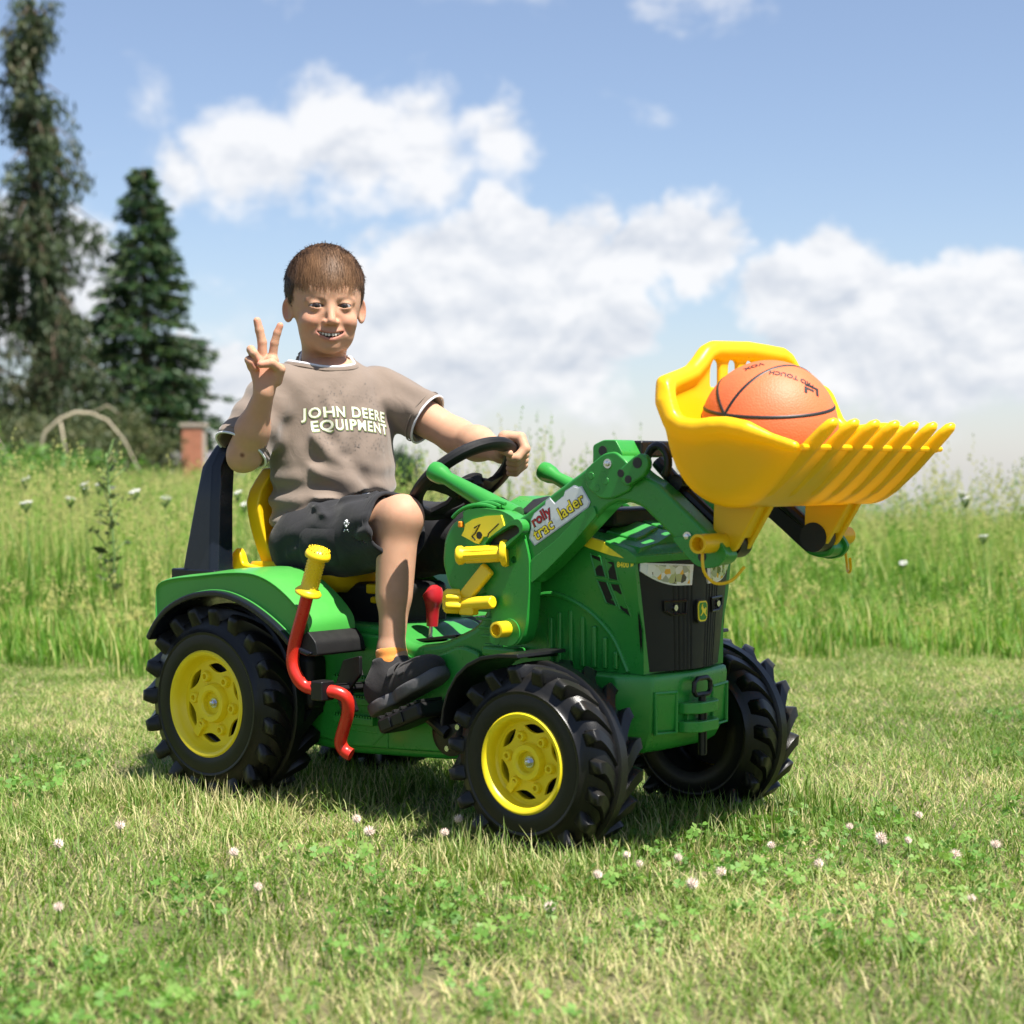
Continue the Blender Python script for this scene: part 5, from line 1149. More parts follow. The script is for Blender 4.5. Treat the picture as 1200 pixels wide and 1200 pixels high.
# upper edge: wavy sides, arched back
sx_ = np.array([.95, .985, .998, 1.012, 1.032, 1.058, 1.082, 1.105, 1.135, 1.172, 1.215, 1.26]); sz_ = np.array([.730, .728, .707, .683, .672, .669, .672, .672, .665, .652, .637, .62])
by_ = np.array([0, .10, .120, .140, .160, .182, .21, .25, .3]); bz_ = np.array([.797, .793, .785, .766, .752, .746, .742, .735, .73])
def back_top(y): return np.interp(np.abs(y), by_, bz_)
def side_top(x): return np.interp(x, sx_, sz_)
tb = np.clip((gb.X-1.000)/.03, 0, 1); tb = tb*tb*(3-2*tb)
Htop = back_top(gb.Y)*(1-tb) + side_top(gb.X)*tb
shell = smax(shell, (gb.Z-Htop)*.8, .004)
shell = smax(shell, (gb.X-1.217)*.68+(gb.Z-.641)*.73, .003)
# rolled rim along sides and back
path = [(1.205, -.222, .641), (1.172, -.229, .652), (1.135, -.237, .665), (1.105, -.241, .671), (1.082, -.243, .671), (1.058, -.244, .668), (1.032, -.244, .671), (1.012, -.245, .683), (.998, -.243, .708), (.991, -.230, .734), (.990, -.182, .747), (.990, -.160, .754), (.990, -.140, .768), (.990, -.12, .785), (.990, -.10, .792), (.990, 0, .796)]
path = [Vector(p) for p in path]; path = path + [Vector((p.x, -p.y, p.z)) for p in reversed(path[:-1])]
rim = None; pl_ = [gb.X, gb.Y, gb.Z]
for i in range(len(path)-1):
    ra_ = .0135 if path[i].x < 1.15 else .007; rb2 = .0135 if path[i+1].x < 1.15 else .007
    q = q_cone(pl_, path[i], path[i+1], ra_, rb2); rim = q if rim is None else np.minimum(rim, q)
D = smin(shell, rim, .014)
for c in (-.098, -.047, 0.004, .055, .104):
    sl_ = q_box(pl_, (.99, c, .758-.02*abs(c)), (.05, .0125, .021), .003); D = smax(D, -sl_, .003)
V_, F_ = nets(gb, D); V_ = smooth_vf(V_, F_, 2); mesh_obj('scoop', V_, F_, YELLOW, BK)
# teeth
for k in range(7):
    y = -.186 + .372*k/6; bm = bmesh.new(); secs = []
    for x, z, w_, h_ in ((1.110, .558, .005, .004), (1.145, .577, .013, .009), (1.185, .614, .0160, .0105), (1.215, .645, .0165, .0105), (1.235, .664, .0155, .0095), (1.246, .674, .012, .008), (1.2515, .679, .006, .004)):
        d = Vector((.68, 0, .73)); nrm = Vector((.73, 0, -.68))
        c = Vector((x, y, z)); secs.append([c + Vector((0, w_*math.cos(a), 0)) + nrm*(h_*math.sin(a)) for a in [2*math.pi*j/10 for j in range(10)]])
    loft(bm, secs); finish('tooth', bm, YELLOW, BK, sharp=70)
bm = bmesh.new(); tube(bm, [(1.2145, -.217, .640), (1.2145, .217, .640)], .0045, 8); finish('lip', bm, YELLOW, BK)
# hanger plates under the floor
for s in (-1, 1):
    for yy in (.118, .152):
        prism('hanger', roundpoly([(1.030, .585), (1.120, .575), (1.105, .548), (1.066, .486), (1.048, .480), (1.030, .490), (1.028, .52)], .008), s*(yy-.006), s*(yy+.006), YELLOW, .003, parent=BK)
    bm = bmesh.new(); box(bm, (1.085, s*.135, .538), (.012, .030, .07), Matrix.Rotation(R(30), 3, 'Y')); finish('hanger_web', bm, YELLOW, BK, .002)

# ================================================================== BASKETBALL
BC = Vector((1.1015, -.1185, .6685)); BR = .1025
m, nt, b, o = newmat('basketball_rubber'); L = nt.links.new
t = nn(nt, 'ShaderNodeTexCoord'); v1 = nn(nt, 'ShaderNodeTexVoronoi'); v1.inputs['Scale'].default_value = 330; L(t.outputs['Object'], v1.inputs['Vector'])
n1 = nn(nt, 'ShaderNodeTexNoise'); n1.inputs['Scale'].default_value = 22; n1.inputs['Detail'].default_value = 6; L(t.outputs['Object'], n1.inputs['Vector'])
mx = nn(nt, 'ShaderNodeMix', data_type='RGBA'); mx.inputs[6].default_value = (.60, .115, .035, 1); mx.inputs[7].default_value = (.72, .165, .06, 1); L(n1.outputs['Fac'], mx.inputs[0]); L(mx.outputs[2], b.inputs['Base Color'])
b.inputs['Roughness'].default_value = .58; bp = nn(nt, 'ShaderNodeBump'); bp.inputs['Strength'].default_value = .5; bp.inputs['Distance'].default_value = .0006; bp.invert = True; L(v1.outputs['Distance'], bp.inputs['Height']); L(bp.outputs[0], b.inputs['Normal'])
BALLM = m
ball = empty('basketball', BC, 'orange basketball with black seams lying in the yellow loader bucket', 'basketball')
bm = bmesh.new(); bmesh.ops.create_icosphere(bm, subdivisions=5, radius=BR, matrix=Matrix.Translation(BC)); finish('cover', bm, BALLM, ball)
# seams: orientation of the ball given by three axes
toC = (CAM-BC).normalized()
rb_ = Vector((0, 0, 1)).cross(toC).normalized(); ub = toC.cross(rb_).normalized()       # right, up as seen by the photographer
def on_ball(px, py):    # direction on the ball (unit) from right/up offsets in radii
    return (rb_*px + ub*py + toC*math.sqrt(max(0, 1-px*px-py*py))).normalized()
J = on_ball(-.63, .20)            # where the seams cross
def ring_pts(nrm, off=0, n_=96):
    a = frame_for(nrm); r_ = math.sqrt(1-off*off); return [nrm*off + (a[0]*math.cos(2*math.pi*k/n_)+a[1]*math.sin(2*math.pi*k/n_))*r_ for k in range(n_)]
def seam(P_):
    bm = bmesh.new(); n_ = len(P_); rings = []
    for k in range(n_):
        d = (P_[(k+1) % n_]-P_[k-1]).normalized(); q = P_[k].normalized(); e = q.cross(d).normalized()
        rings.append([BC + q*BR + (e*math.cos(a)*.0026 + q*math.sin(a)*.0009) for a in [2*math.pi*j/8 for j in range(8)]])
    loft(bm, rings, closed=True); finish('seam', bm, INK, ball)
def through3(a, b, c):
    n_ = (b-a).cross(c-a).normalized(); return n_, a.dot(n_)
seam(ring_pts(J.cross(on_ball(.30, .91)).normalized()))                                     # straight seam over the top
seam(ring_pts(*through3(J, on_ball(-.10, .16), on_ball(.94, .31))))                         # sagging seam to the right
seam(ring_pts(J.cross(on_ball(-.74, .55)).normalized()))                        # curved seam to the upper left
seam(ring_pts(*through3(on_ball(-.975, .17), on_ball(-.90, -.02), on_ball(-.70, -.35))))
# lettering, upside down as the ball lies
def ball_text(txt, size, px, py, rot, bold=.0004):
    d = on_ball(px, py); bm = text_mesh(txt, size, bold, sub=3); e1 = (rb_ - d*rb_.dot(d)).normalized(); e2 = d.cross(e1)
    X_ = e1*math.cos(rot)+e2*math.sin(rot); Y_ = d.cross(X_)
    for v in bm.verts:
        p = BC + d*BR + X_*v.co.x + Y_*v.co.y; v.co = BC + (p-BC).normalized()*(BR+.0007)
    finish('lettering', bm, INK if len(txt) > 1 else INK, ball, recalc=False)
ball_text('PRO TOUCH', .0125, .33, .74, math.pi-.10); ball_text('VOX', .014, -.22, .90, math.pi+.25)
bm = bmesh.new(); d = on_ball(.60, .55); e1 = (rb_-d*rb_.dot(d)).normalized(); e2 = d.cross(e1)
for poly in ([(-.012, .008), (.012, .010), (.013, -.006), (.008, -.006), (.007, .0045), (-.012, .003)], [(-.013, .001), (-.013, -.011), (-.008, -.011), (-.008, -.003), (.003, -.003), (.004, .001)]):
    vs_ = [bm.verts.new(BC + (d*BR + e1*x + e2*y).normalized()*(BR+.0007)) for x, y in poly]; bm.faces.new(vs_)
finish('logo', bm, INK, ball)
# ================================================================== THE CHILD ON THE SEAT
BOY = empty('person', (.08, 0, .42), 'smiling child in taupe t-shirt and dark shorts riding the tractor, making a V sign', 'person')
# ---- materials
m, nt, b, o = newmat('skin'); L = nt.links.new
at = nn(nt, 'ShaderNodeAttribute'); at.attribute_name = 'tint'
tcx = nn(nt, 'ShaderNodeTexCoord'); n1 = nn(nt, 'ShaderNodeTexNoise'); n1.inputs['Scale'].default_value = 60; n1.inputs['Detail'].default_value = 5; L(tcx.outputs['Object'], n1.inputs['Vector'])
mr = nn(nt, 'ShaderNodeMapRange'); mr.inputs['To Min'].default_value = .88; mr.inputs['To Max'].default_value = 1.12; L(n1.outputs['Fac'], mr.inputs['Value'])
mm = nn(nt, 'ShaderNodeVectorMath', operation='SCALE'); L(at.outputs['Color'], mm.inputs[0]); L(mr.outputs[0], mm.inputs['Scale']); L(mm.outputs[0], b.inputs['Base Color'])
b.inputs['Roughness'].default_value = .58; b.inputs['Specular IOR Level'].default_value = .25
b.inputs['Subsurface Weight'].default_value = .25; b.inputs['Subsurface Radius'].default_value = (1.0, .35, .18); b.inputs['Subsurface Scale'].default_value = .006
n2 = nn(nt, 'ShaderNodeTexNoise'); n2.inputs['Scale'].default_value = 900; L(tcx.outputs['Object'], n2.inputs['Vector']); bp = nn(nt, 'ShaderNodeBump'); bp.inputs['Strength'].default_value = .12; bp.inputs['Distance'].default_value = .0006; L(n2.outputs['Fac'], bp.inputs['Height']); L(bp.outputs[0], b.inputs['Normal'])
SKIN = m
def cloth(name, col, weave=900, var=.1, rough=.85, sheen=.25):
    m, nt, b, o = newmat(name); L = nt.links.new
    t = nn(nt, 'ShaderNodeTexCoord'); n1 = nn(nt, 'ShaderNodeTexNoise'); n1.inputs['Scale'].default_value = 30; n1.inputs['Detail'].default_value = 7; L(t.outputs['Object'], n1.inputs['Vector'])
    w1 = nn(nt, 'ShaderNodeTexNoise'); w1.inputs['Scale'].default_value = weave; L(t.outputs['Object'], w1.inputs['Vector'])
    r1 = nn(nt, 'ShaderNodeMix', data_type='RGBA'); c = Vector(col); r1.inputs[6].default_value = (*(c*(1-var)), 1); r1.inputs[7].default_value = (*(c*(1+var)), 1); L(n1.outputs['Fac'], r1.inputs[0]); L(r1.outputs[2], b.inputs['Base Color'])
    b.inputs['Roughness'].default_value = rough; b.inputs['Sheen Weight'].default_value = sheen; b.inputs['Specular IOR Level'].default_value = .25
    n3 = nn(nt, 'ShaderNodeTexNoise'); n3.inputs['Scale'].default_value = 26; n3.inputs['Detail'].default_value = 3; n3.inputs['Distortion'].default_value = 1.2; L(t.outputs['Object'], n3.inputs['Vector'])
    bp = nn(nt, 'ShaderNodeBump'); bp.inputs['Strength'].default_value = .35; bp.inputs['Distance'].default_value = .0008; L(w1.outputs['Fac'], bp.inputs['Height'])
    bp2 = nn(nt, 'ShaderNodeBump'); bp2.inputs['Strength'].default_value = .22; bp2.inputs['Distance'].default_value = .008; L(n3.outputs['Fac'], bp2.inputs['Height']); L(bp.outputs[0], bp2.inputs['Normal']); L(bp2.outputs[0], b.inputs['Normal'])
    return m
SHIRT = cloth('taupe_jersey', (.185, .142, .112)); SHORT = cloth('charcoal_cotton', (.017, .017, .019), var=.2, sheen=.08); TRIM = cloth('white_ribbing', (.68, .68, .70), var=.04)
SOCK = cloth('orange_sock', (.72, .26, .05)); SUEDE = cloth('grey_shoe_fabric', (.030, .028, .029), var=.35, sheen=.1); SOLE = flat('shoe_sole_rubber', (.085, .082, .085), .7, 120, .3, .3)
HAIRM, nt, b, o = newmat('brown_hair'); L = nt.links.new
at = nn(nt, 'ShaderNodeAttribute'); at.attribute_name = 'tone'; cr = nn(nt, 'ShaderNodeValToRGB'); L(at.outputs['Fac'], cr.inputs[0]); cr.color_ramp.elements[0].color = (.012, .007, .005, 1); cr.color_ramp.elements[1].color = (.20, .105, .050, 1); L(cr.outputs[0], b.inputs['Base Color']); b.inputs['Roughness'].default_value = .55; b.inputs['Specular IOR Level'].default_value = .3
TEETH = flat('teeth', (.62, .57, .49), .3, 300, .04, .02); MOUTH = flat('mouth_inside', (.10, .02, .02), .5, 200, .1, .05)
SCLERA = flat('eye_white', (.27, .245, .235), .25, 200, .05, .0); IRIS = flat('iris', (.022, .011, .006), .35, 400, .3, .0); PUPIL = flat('pupil', (.004, .004, .004), .25, 50, .0, .0)

# ---- head frame
HC = Vector((.056, .0, .9265)); fa = R(-37.5)
Ff = Vector((math.cos(fa), math.sin(fa), -.02)).normalized(); Sf = Vector((0, 0, 1)).cross(Ff).normalized(); Uf = Ff.cross(Sf)
FR = (HC, (Ff, Sf, Uf))
def hp(f, s, u): return HC + Ff*f + Sf*s + Uf*u
SK = np.array([.49, .275, .175])      # skin
def tint_const(V): return np.tile(SK, (len(V), 1))
parts_V, parts_F, parts_T = [], [], []
def add_body(V, F, T):
    k = sum(len(v) for v in parts_V); parts_V.append(V); parts_F.append(F + k); parts_T.append(T)

EYE = [(.0640, -.0262, -.0150), (.0640, .0262, -.0150)]; ER = .0124
g = Grid((HC.x-.135, HC.y-.135, HC.z-.200), (HC.x+.135, HC.y+.135, HC.z+.118), .0016)
p = g.loc(FR); f_, s_, u_ = p; a_ = np.abs(s_); pm = [f_, a_, u_]
D = q_ell(p, (-.014, 0, .022), (.088, .0715, .079))                               # skull
D = smin(D, q_ell(p, (.020, 0, -.028), (.057, .0520, .068)), .030)                # face
D = smin(D, q_ell(pm, (.030, .028, -.064), (.030, .0185, .028)), .024)            # jaw
D = smin(D, q_ell(p, (.056, 0, -.0885), (.018, .0185, .0145)), .022)              # chin
D = smin(D, q_ell(pm, (.0505, .0325, -.0425), (.0225, .0180, .0155)), .014)       # cheeks, lifted by the smile
D = smin(D, q_ell(p, (.058, 0, .020), (.018, .040, .020)), .02)                   # forehead
D = smin(D, q_cone(pm, (.0685, .014, -.0030), (.0580, .040, -.0050), .0070, .0060), .008)   # brow
D = smin(D, q_ell(p, (.062, 0, -.064), (.016, .027, .017)), .014)                 # muzzle
D = smax(D, -q_ell(pm, (.0850, .0262, -.0160), (.0150, .0165, .0095)), .010)      # sockets
# lids: a ball a little larger than the eye, opened by an almond
lid = q_sph(pm, EYE[1], ER+.0009); D = smin(D, lid, .0050)
uu = u_ + .0150 - .0004 - .03*(a_-.0262); ss = a_-.0262
alm = np.maximum(np.sqrt(ss**2+(uu+.0216)**2)-.0255, np.sqrt(ss**2+(uu-.0222)**2)-.0255); alm = np.maximum(alm, .058-f_)
D = smax(D, -alm, .0010)
# nose
D = smin(D, q_cone(p, (.0710, 0, -.010), (.0865, 0, -.0430), .0052, .0082), .008)
D = smin(D, q_ell(pm, (.0785, .0102, -.0460), (.0095, .0060, .0058)), .005)
D = smax(D, -q_ell(pm, (.0835, .0058, -.0520), (.0045, .0028, .0024)), .002)
# lips and open smile: arcs in (s, u)
def arc(sv, u0, lift, f0, back): return (f0 - back*(sv/.026)**2, sv, u0 + lift*(sv/.026)**2)
sv = np.linspace(-.0300, .0300, 13)
def lips(u0, lift, r0, f0, k):
    global D
    q = None
    for i in range(12):
        A, B = arc(sv[i], u0, lift, f0, .0190), arc(sv[i+1], u0, lift, f0, .0190)
        ra_, rb_ = [max(.0006, r0*(1-(abs(x)/.0310)**2)) for x in (sv[i], sv[i+1])]; d = q_cone(p, A, B, ra_, rb_); q = d if q is None else np.minimum(q, d)
    D = smin(D, q, k); return q
lu = lips(-.0640, .0052, .0022, .0785, .0045); ll = lips(-.0772, .0142, .0036, .0760, .0050)
cut = None
for i in range(0, 12):
    A, B = arc(sv[i], -.0696, .0088, .083, .0190), arc(sv[i+1], -.0696, .0088, .083, .0190)
    ra_, rb_ = [max(.0006, .0050*(1-(abs(x)/.0305)**2)) for x in (sv[i], sv[i+1])]
    d = np.minimum(q_cone(p, A, B, ra_, rb_), q_cone(p, (A[0]-.009, A[1], A[2]), (B[0]-.009, B[1], B[2]), ra_, rb_)); cut = d if cut is None else np.minimum(cut, d)
D = smax(D, -cut, .0012)
# smile folds
D = smax(D, -q_cone(pm, (.0815, .0185, -.0500), (.0685, .0350, -.0620), .0010, .0012), .010)
# ears
th_ = .72; ex_, ey_ = f_*math.cos(th_)-(a_-.0635)*math.sin(th_), f_*math.sin(th_)+(a_-.0635)*math.cos(th_)
er = q_ell([ex_, ey_, u_+.12*ex_], (-.0090, .0008, -.0200), (.0145, .0048, .0235))
er = smax(er, -q_ell([ex_, ey_, u_+.12*ex_], (-.0080, .0055, -.0190), (.0110, .0062, .0175)), .0030)
D = smin(D, er, .006)
D = smin(D, q_cone(p, (-.018, 0, -.070), (-.026, 0, -.20), .0415, .0440), .026)    # neck
V, F = nets(g, D); V = smooth_vf(V, F, 1, .4)
Vl = (V - np.array(HC)) @ np.array([Ff, Sf, Uf]).T; vf, vs_, vu = Vl.T; va = np.abs(vs_)
T = tint_const(V)
def blend(mask, col): 
    global T
    T = T*(1-mask[:, None]) + np.array(col)*mask[:, None]
def bell(x, c, w): return np.exp(-((x-c)/w)**2)
blend(.45*bell(va, .034, .018)*bell(vu, -.043, .016)*(vf > .02), (.48, .185, .120))       # cheeks
blend(.40*bell(vs_, 0, .012)*bell(vu, -.046, .010)*(vf > .07), (.48, .19, .13))            # nose tip
arcU = -.0640 + .0052*(vs_/.026)**2; arcL = -.0772 + .0142*(vs_/.026)**2
lip = np.clip(np.maximum(bell(vu, arcU, .0024), bell(vu, arcL, .0036))*(va < .0280)*(vf > .052)*1.25, 0, 1); blend(.65*lip, (.38, .135, .11))
arcM = -.0696 + .0088*(vs_/.026)**2; inner = (np.abs(vu-arcM) < .0058*(1-(va/.0310)**2)) & (va < .030) & (vf < .0795-.0190*(vs_/.026)**2) & (vf > .05); blend(inner*1.0, (.10, .02, .02))
brow = np.clip(bell(vu, -.0020+.0030*np.clip((va-.014)/.02, 0, 1)-.0045*np.clip((va-.034)/.012, 0, 1), .0030)*1.2*(va > .011)*(va < .047)*(vf > .04), 0, 1); brow *= .8; blend(brow*.60, (.14, .075, .045))
lash = np.clip(bell(vu, -.0150+.0052-(np.abs(va-.0262)/.0135)**2*.0045, .0011)*(np.abs(va-.0262) < .0140)*(vf > .055), 0, 1); blend(.85*lash, (.05, .025, .018))
blend(.35*(va > .070)*(vu < .02)*(vu > -.05), (.50, .16, .11))                             # thin ears: red of light coming through put into the colour
blend(.25*bell(va, .0262, .013)*bell(vu, -.0235, .005)*(vf > .05), (.42, .20, .15))
add_body(V, F, T)
# ---- eyes, teeth
eyes_made = []
for e in EYE[0:1] + EYE[1:2]:
    bm = bmesh.new(); bmesh.ops.create_uvsphere(bm, u_segments=32, v_segments=24, radius=ER)
    look = (CAM - hp(*e)).normalized(); u1, v1 = frame_for(look); Mr = Matrix((u1, v1, look)).transposed().to_4x4(); Mr.translation = hp(*e); bm.transform(Mr)
    for fc in bm.faces:
        c = (fc.calc_center_median()-hp(*e)).normalized().dot(look); an = math.degrees(math.acos(min(1, c))); fc.material_index = 2 if an < 17 else (1 if an < 40 else 0)
    finish('eye', bm, [SCLERA, IRIS, PUPIL], BOY)
bm = bmesh.new()
for k in range(-4, 5):
    if k == 0: continue
    sc = (k - math.copysign(.5, k))*.0054 + math.copysign(.0007, k); hgt = .0056 if abs(k) < 3 else .0046; uc = -.0684 + .0082*(sc/.026)**2
    q = box(bm, (0, 0, 0), (.004, .0049, hgt)); yaw_ = math.atan2(sc, .05)
    for v in q: v.co = hp(.0772-.0190*(sc/.026)**2 + v.co.x - v.co.y*math.sin(yaw_), sc + v.co.y, uc + v.co.z*(1.0) )
finish('teeth', bm, TEETH, BOY, .0012)
bm = bmesh.new(); bmesh.ops.create_uvsphere(bm, u_segments=16, v_segments=10, radius=1); bm.transform(Matrix.Diagonal((.006, .020, .0055, 1)))
for v in bm.verts: v.co = hp(.0600+v.co.x, v.co.y, -.0698+v.co.z + .0088*(v.co.y/.026)**2)
finish('mouth_cavity', bm, MOUTH, BOY)

# ---- trunk frame
psi = R(-18); TF = Vector((math.cos(psi), math.sin(psi), 0)); TS = Vector((-math.sin(psi), math.cos(psi), 0)); TU = Vector((0, 0, 1))
TC = Vector((.062, .008, .68)); TR_ = (TC, (TF, TS, TU))
def tp(f, s, u): return TC + TF*f + TS*s + TU*u
RSH, LSH = tp(.0, -.108, .076), tp(.0, .108, .076)
REL, RWR = Vector((.030, -.182, .636)), Vector((.107, -.207, .743))
LEL, LWR = Vector((.250, .158, .668)), Vector((.392, .118, .640))
RHIP, LHIP = Vector((.090, -.068, .470)), Vector((.090, .068, .470))
RKN, LKN = Vector((.352, -.112, .524)), Vector((.400, .112, .508))
RAN, LAN = Vector((.352, -.138, .292)), Vector((.45, .150, .262))
# arms and hands: finger chains as (points, radii)
er_, eu_, ec_ = RGT, Vector((0, 0, 1)), -FWD
def rh(px, py, dc=0): return RWR + er_*(px-307)*.001527 + eu_*(462-py)*.001527 + ec_*dc
RHAND = [([rh(305, 418, -.002), rh(305, 402, .001), rh(302, 388, .003), rh(299.5, 377, .004)], [.0082, .0074, .0068, .0060]),       # middle
         ([rh(317, 418, -.002), rh(319.5, 403, .002), rh(323, 391, .004), rh(326.5, 382.5, .005)], [.0082, .0074, .0068, .0060]),   # index
         ([rh(296, 420, .000), rh(293, 411, .014), rh(298, 416, .027), rh(304, 425, .024)], [.0078, .0076, .0072, .0066]),          # ring, folded
         ([rh(292, 431, .000), rh(290, 423, .013), rh(294, 426, .024), rh(299, 433, .021)], [.0070, .0068, .0064, .0058]),          # little, folded
         ([rh(322, 447, .003), rh(327, 434, .012), rh(318, 427, .026), rh(306, 429, .034)], [.0105, .0092, .0082, .0068])]          # thumb across
RPALM = [(rh(306, 452), rh(300, 424), .0165, .0130), (rh(309, 452), rh(316, 424), .0165, .0130), (rh(303, 445), rh(296, 428), .013, .0120), (rh(315, 448, .006), rh(322, 438, .006), .0125, .0110)]
def limb_grid(pts, pad, h):
    lo = [min(p[i] for p in pts)-pad for i in range(3)]; hi = [max(p[i] for p in pts)+pad for i in range(3)]; return Grid(lo, hi, h)
def fingers(D, P_, chains, k=.0035):
    fs = None
    for pts, rad in chains:
        q = None
        for i in range(len(pts)-1): d = q_cone(P_, pts[i], pts[i+1], rad[i], rad[i+1]); q = d if q is None else smin(q, d, .0025)
        D = np.minimum(D, q) if fs is None else D
        fs = q if fs is None else np.minimum(fs, q)
    return smin(D, fs, k)
g = limb_grid([RSH, REL, RWR, rh(299, 370), rh(326, 375)], .058, .0019); P_ = [g.X, g.Y, g.Z]
D = q_cone(P_, RSH, REL, .040, .0295); FM = RWR*.40 + REL*.60
D = smin(D, q_cone(P_, REL, FM, .0285, .0285), .02); D = smin(D, q_cone(P_, FM, RWR, .0280, .0180), .02)
D = smin(D, q_sph(P_, REL + Vector((-.010, -.004, -.012)), .019), .014)
hd_ = None
for A, B, ra_, rb_ in RPALM: d = q_cone(P_, A, B, ra_, rb_); hd_ = d if hd_ is None else smin(hd_, d, .008)
# flatten the palm
pc_ = rh(307, 435); dd_ = (g.X-pc_.x)*ec_.x+(g.Y-pc_.y)*ec_.y; hd_ = smax(hd_, np.abs(dd_-.002)-.0155, .008)
D = smin(D, hd_, .012); D = fingers(D, P_, RHAND)
V, F = nets(g, D); V = smooth_vf(V, F, 1, .4); T = tint_const(V)
for pts, rad in RHAND:                       # light glowing red through the finger tips, put into the colour; nails
    q = np.array(pts[-1]); dist = np.linalg.norm(V-q, axis=1); blend(.55*np.clip(1-dist/.020, 0, 1), (.62, .22, .15))
q = np.array(rh(285, 535, .045)); dist = np.linalg.norm((V-q), axis=1); sc_pos = np.array(REL + ec_*.033 + Vector((0, 0, -.002))); blend(np.clip(1.6-np.linalg.norm(V-sc_pos, axis=1)/.0042, 0, 1), (.10, .02, .015))   # graze on the elbow
q = np.array(rh(307, 436, .016)); blend(.35*np.clip(1-np.linalg.norm(V-q, axis=1)/.035, 0, 1), (.64, .27, .19))
add_body(V, F, T)
# left hand closes round the wheel rim
aL = R(50); dL_ = U*math.cos(aL) + Vv*math.sin(aL); rimc = sc_ + dL_*.098; tan_ = (-U*math.sin(aL) + Vv*math.cos(aL)).normalized()
def wrap(t, ang, rr): return rimc + tan_*t + (dL_*math.cos(ang) + Nn*math.sin(ang))*rr
LH = []
for i, (t0, ln) in enumerate(((-.030, 1.0), (-.011, 1.06), (.008, 1.0), (.025, .86))):
    LH.append(([wrap(t0, R(85), .027), wrap(t0*1.05, R(25), .026), wrap(t0*1.05, R(-35), .0235), wrap(t0, R(-95), .021), wrap(t0, R(-95-35*ln), .020)], [.0092, .0088, .0080, .0072, .0062]))
LH.append(([LWR + Vector((.018, -.012, .004)), wrap(-.040, R(140), .026), wrap(-.046, R(185), .022), wrap(-.044, R(225), .020)], [.0115, .0098, .0085, .0068]))
g = limb_grid([LSH, LEL, LWR, rimc], .060, .0020); P_ = [g.X, g.Y, g.Z]
D = q_cone(P_, LSH, LEL, .041, .0315); FM = LWR*.45 + LEL*.55
D = smin(D, q_cone(P_, LEL, FM, .0315, .0300), .02); D = smin(D, q_cone(P_, FM, LWR, .0295, .0195), .02)
hd_ = None
for t0 in (-.028, -.008, .012, .026): d = q_cone(P_, LWR, wrap(t0, R(92), .027), .0165, .0115); hd_ = d if hd_ is None else smin(hd_, d, .008)
D = smin(D, hd_, .012); D = fingers(D, P_, LH, .004)
V, F = nets(g, D); V = smooth_vf(V, F, 1, .4); T = tint_const(V)
for pts, rad in LH: blend(.4*np.clip(1-np.linalg.norm(V-np.array(pts[1]), axis=1)/.014, 0, 1), (.62, .26, .18))
add_body(V, F, T)
# trunk (under the clothes) and legs
g = Grid((-.05, -.17, .40), (.21, .18, .83), .005); p = g.loc(TR_)
D = q_ell(p, (0, 0, .02), (.070, .100, .125)); D = smin(D, q_ell(p, (.012, 0, -.12), (.072, .095, .11)), .05); D = smin(D, q_cone(p, (0, -.085, .062), (0, .085, .062), .028, .028), .04)
V, F = nets(g, D); add_body(V, F, tint_const(V))
for HIP, KN, AN in ((RHIP, RKN, RAN), (LHIP, LKN, LAN)):
    g = limb_grid([HIP, KN, AN], .075, .0026); P_ = [g.X, g.Y, g.Z]
    D = q_cone(P_, HIP, KN, .062, .037)
    D = smin(D, q_ell(P_, KN + Vector((.004, 0, .002)), (.0290, .0295, .0305)), .024)
    back = Vector((-.022, 0, 0)); ca_ = KN*.62 + AN*.38 + back*.55
    D = smin(D, q_cone(P_, KN + Vector((-.004, 0, -.01)), AN, .0335, .0225), .018); D = smin(D, q_cone(P_, KN*.86+AN*.14+back*.5, KN*.42+AN*.58+back*.25, .027, .026), .024)
    D = smin(D, q_cone(P_, AN, AN + Vector((.02, 0, -.035)), .0245, .024), .01)
    V, F = nets(g, D); V = smooth_vf(V, F, 1, .4); T = tint_const(V); blend(.28*np.clip(1-np.linalg.norm(V-np.array(KN+Vector((.02, -.01, .02))), axis=1)/.04, 0, 1), (.60, .27, .19)); add_body(V, F, T)
body = mesh_obj('body', np.concatenate(parts_V), np.concatenate(parts_F), SKIN, BOY, {'tint': np.concatenate(parts_T)})

# ---- hair: cap and strands
g = Grid((HC.x-.11, HC.y-.11, HC.z-.09), (HC.x+.11, HC.y+.11, HC.z+.12), .0022); p = g.loc(FR)
def hairline(f, s):   # lowest height with hair
    a = np.abs(s)
    return np.interp(f, [-.12, -.07, -.03, -.012, .006, .018, .04, .075], [-.070, -.072, -.050, .012, -.014, -.004, .040, .046]) + .0*a
D = q_ell(p, (-.014, 0, .0235), (.0905, .0745, .0815)); D = smax(D, -(q_ell(p, (-.014, 0, .022), (.083, .066, .074))), .003); D = smax(D, hairline(p[0], p[1])-p[2], .006)
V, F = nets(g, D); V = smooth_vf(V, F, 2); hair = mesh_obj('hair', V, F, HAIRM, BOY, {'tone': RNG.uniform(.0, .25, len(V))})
c0 = np.array([-.014, 0, .0235]); rad0 = np.array([.0895, .0735, .0805])
N = 24000; dr = RNG.normal(size=(N, 3)); dr /= np.linalg.norm(dr, axis=1)[:, None]; root = c0 + dr*rad0
ok = root[:, 2] > hairline(root[:, 0], root[:, 1])+.001+RNG.normal(size=N)*.0025; root = root[ok]; N = len(root)
crown = np.array([-.055, .008, .095])
topf = np.clip((root[:, 2]-.035)/.05, 0, 1)            # long on top, clipped at the sides
Ln = .012 + .014*topf + .031*np.clip((root[:, 0]-.005)/.04, 0, 1)*np.clip((root[:, 2]-.025)/.03, 0, 1); Ln *= RNG.uniform(.50, 1.15, N)
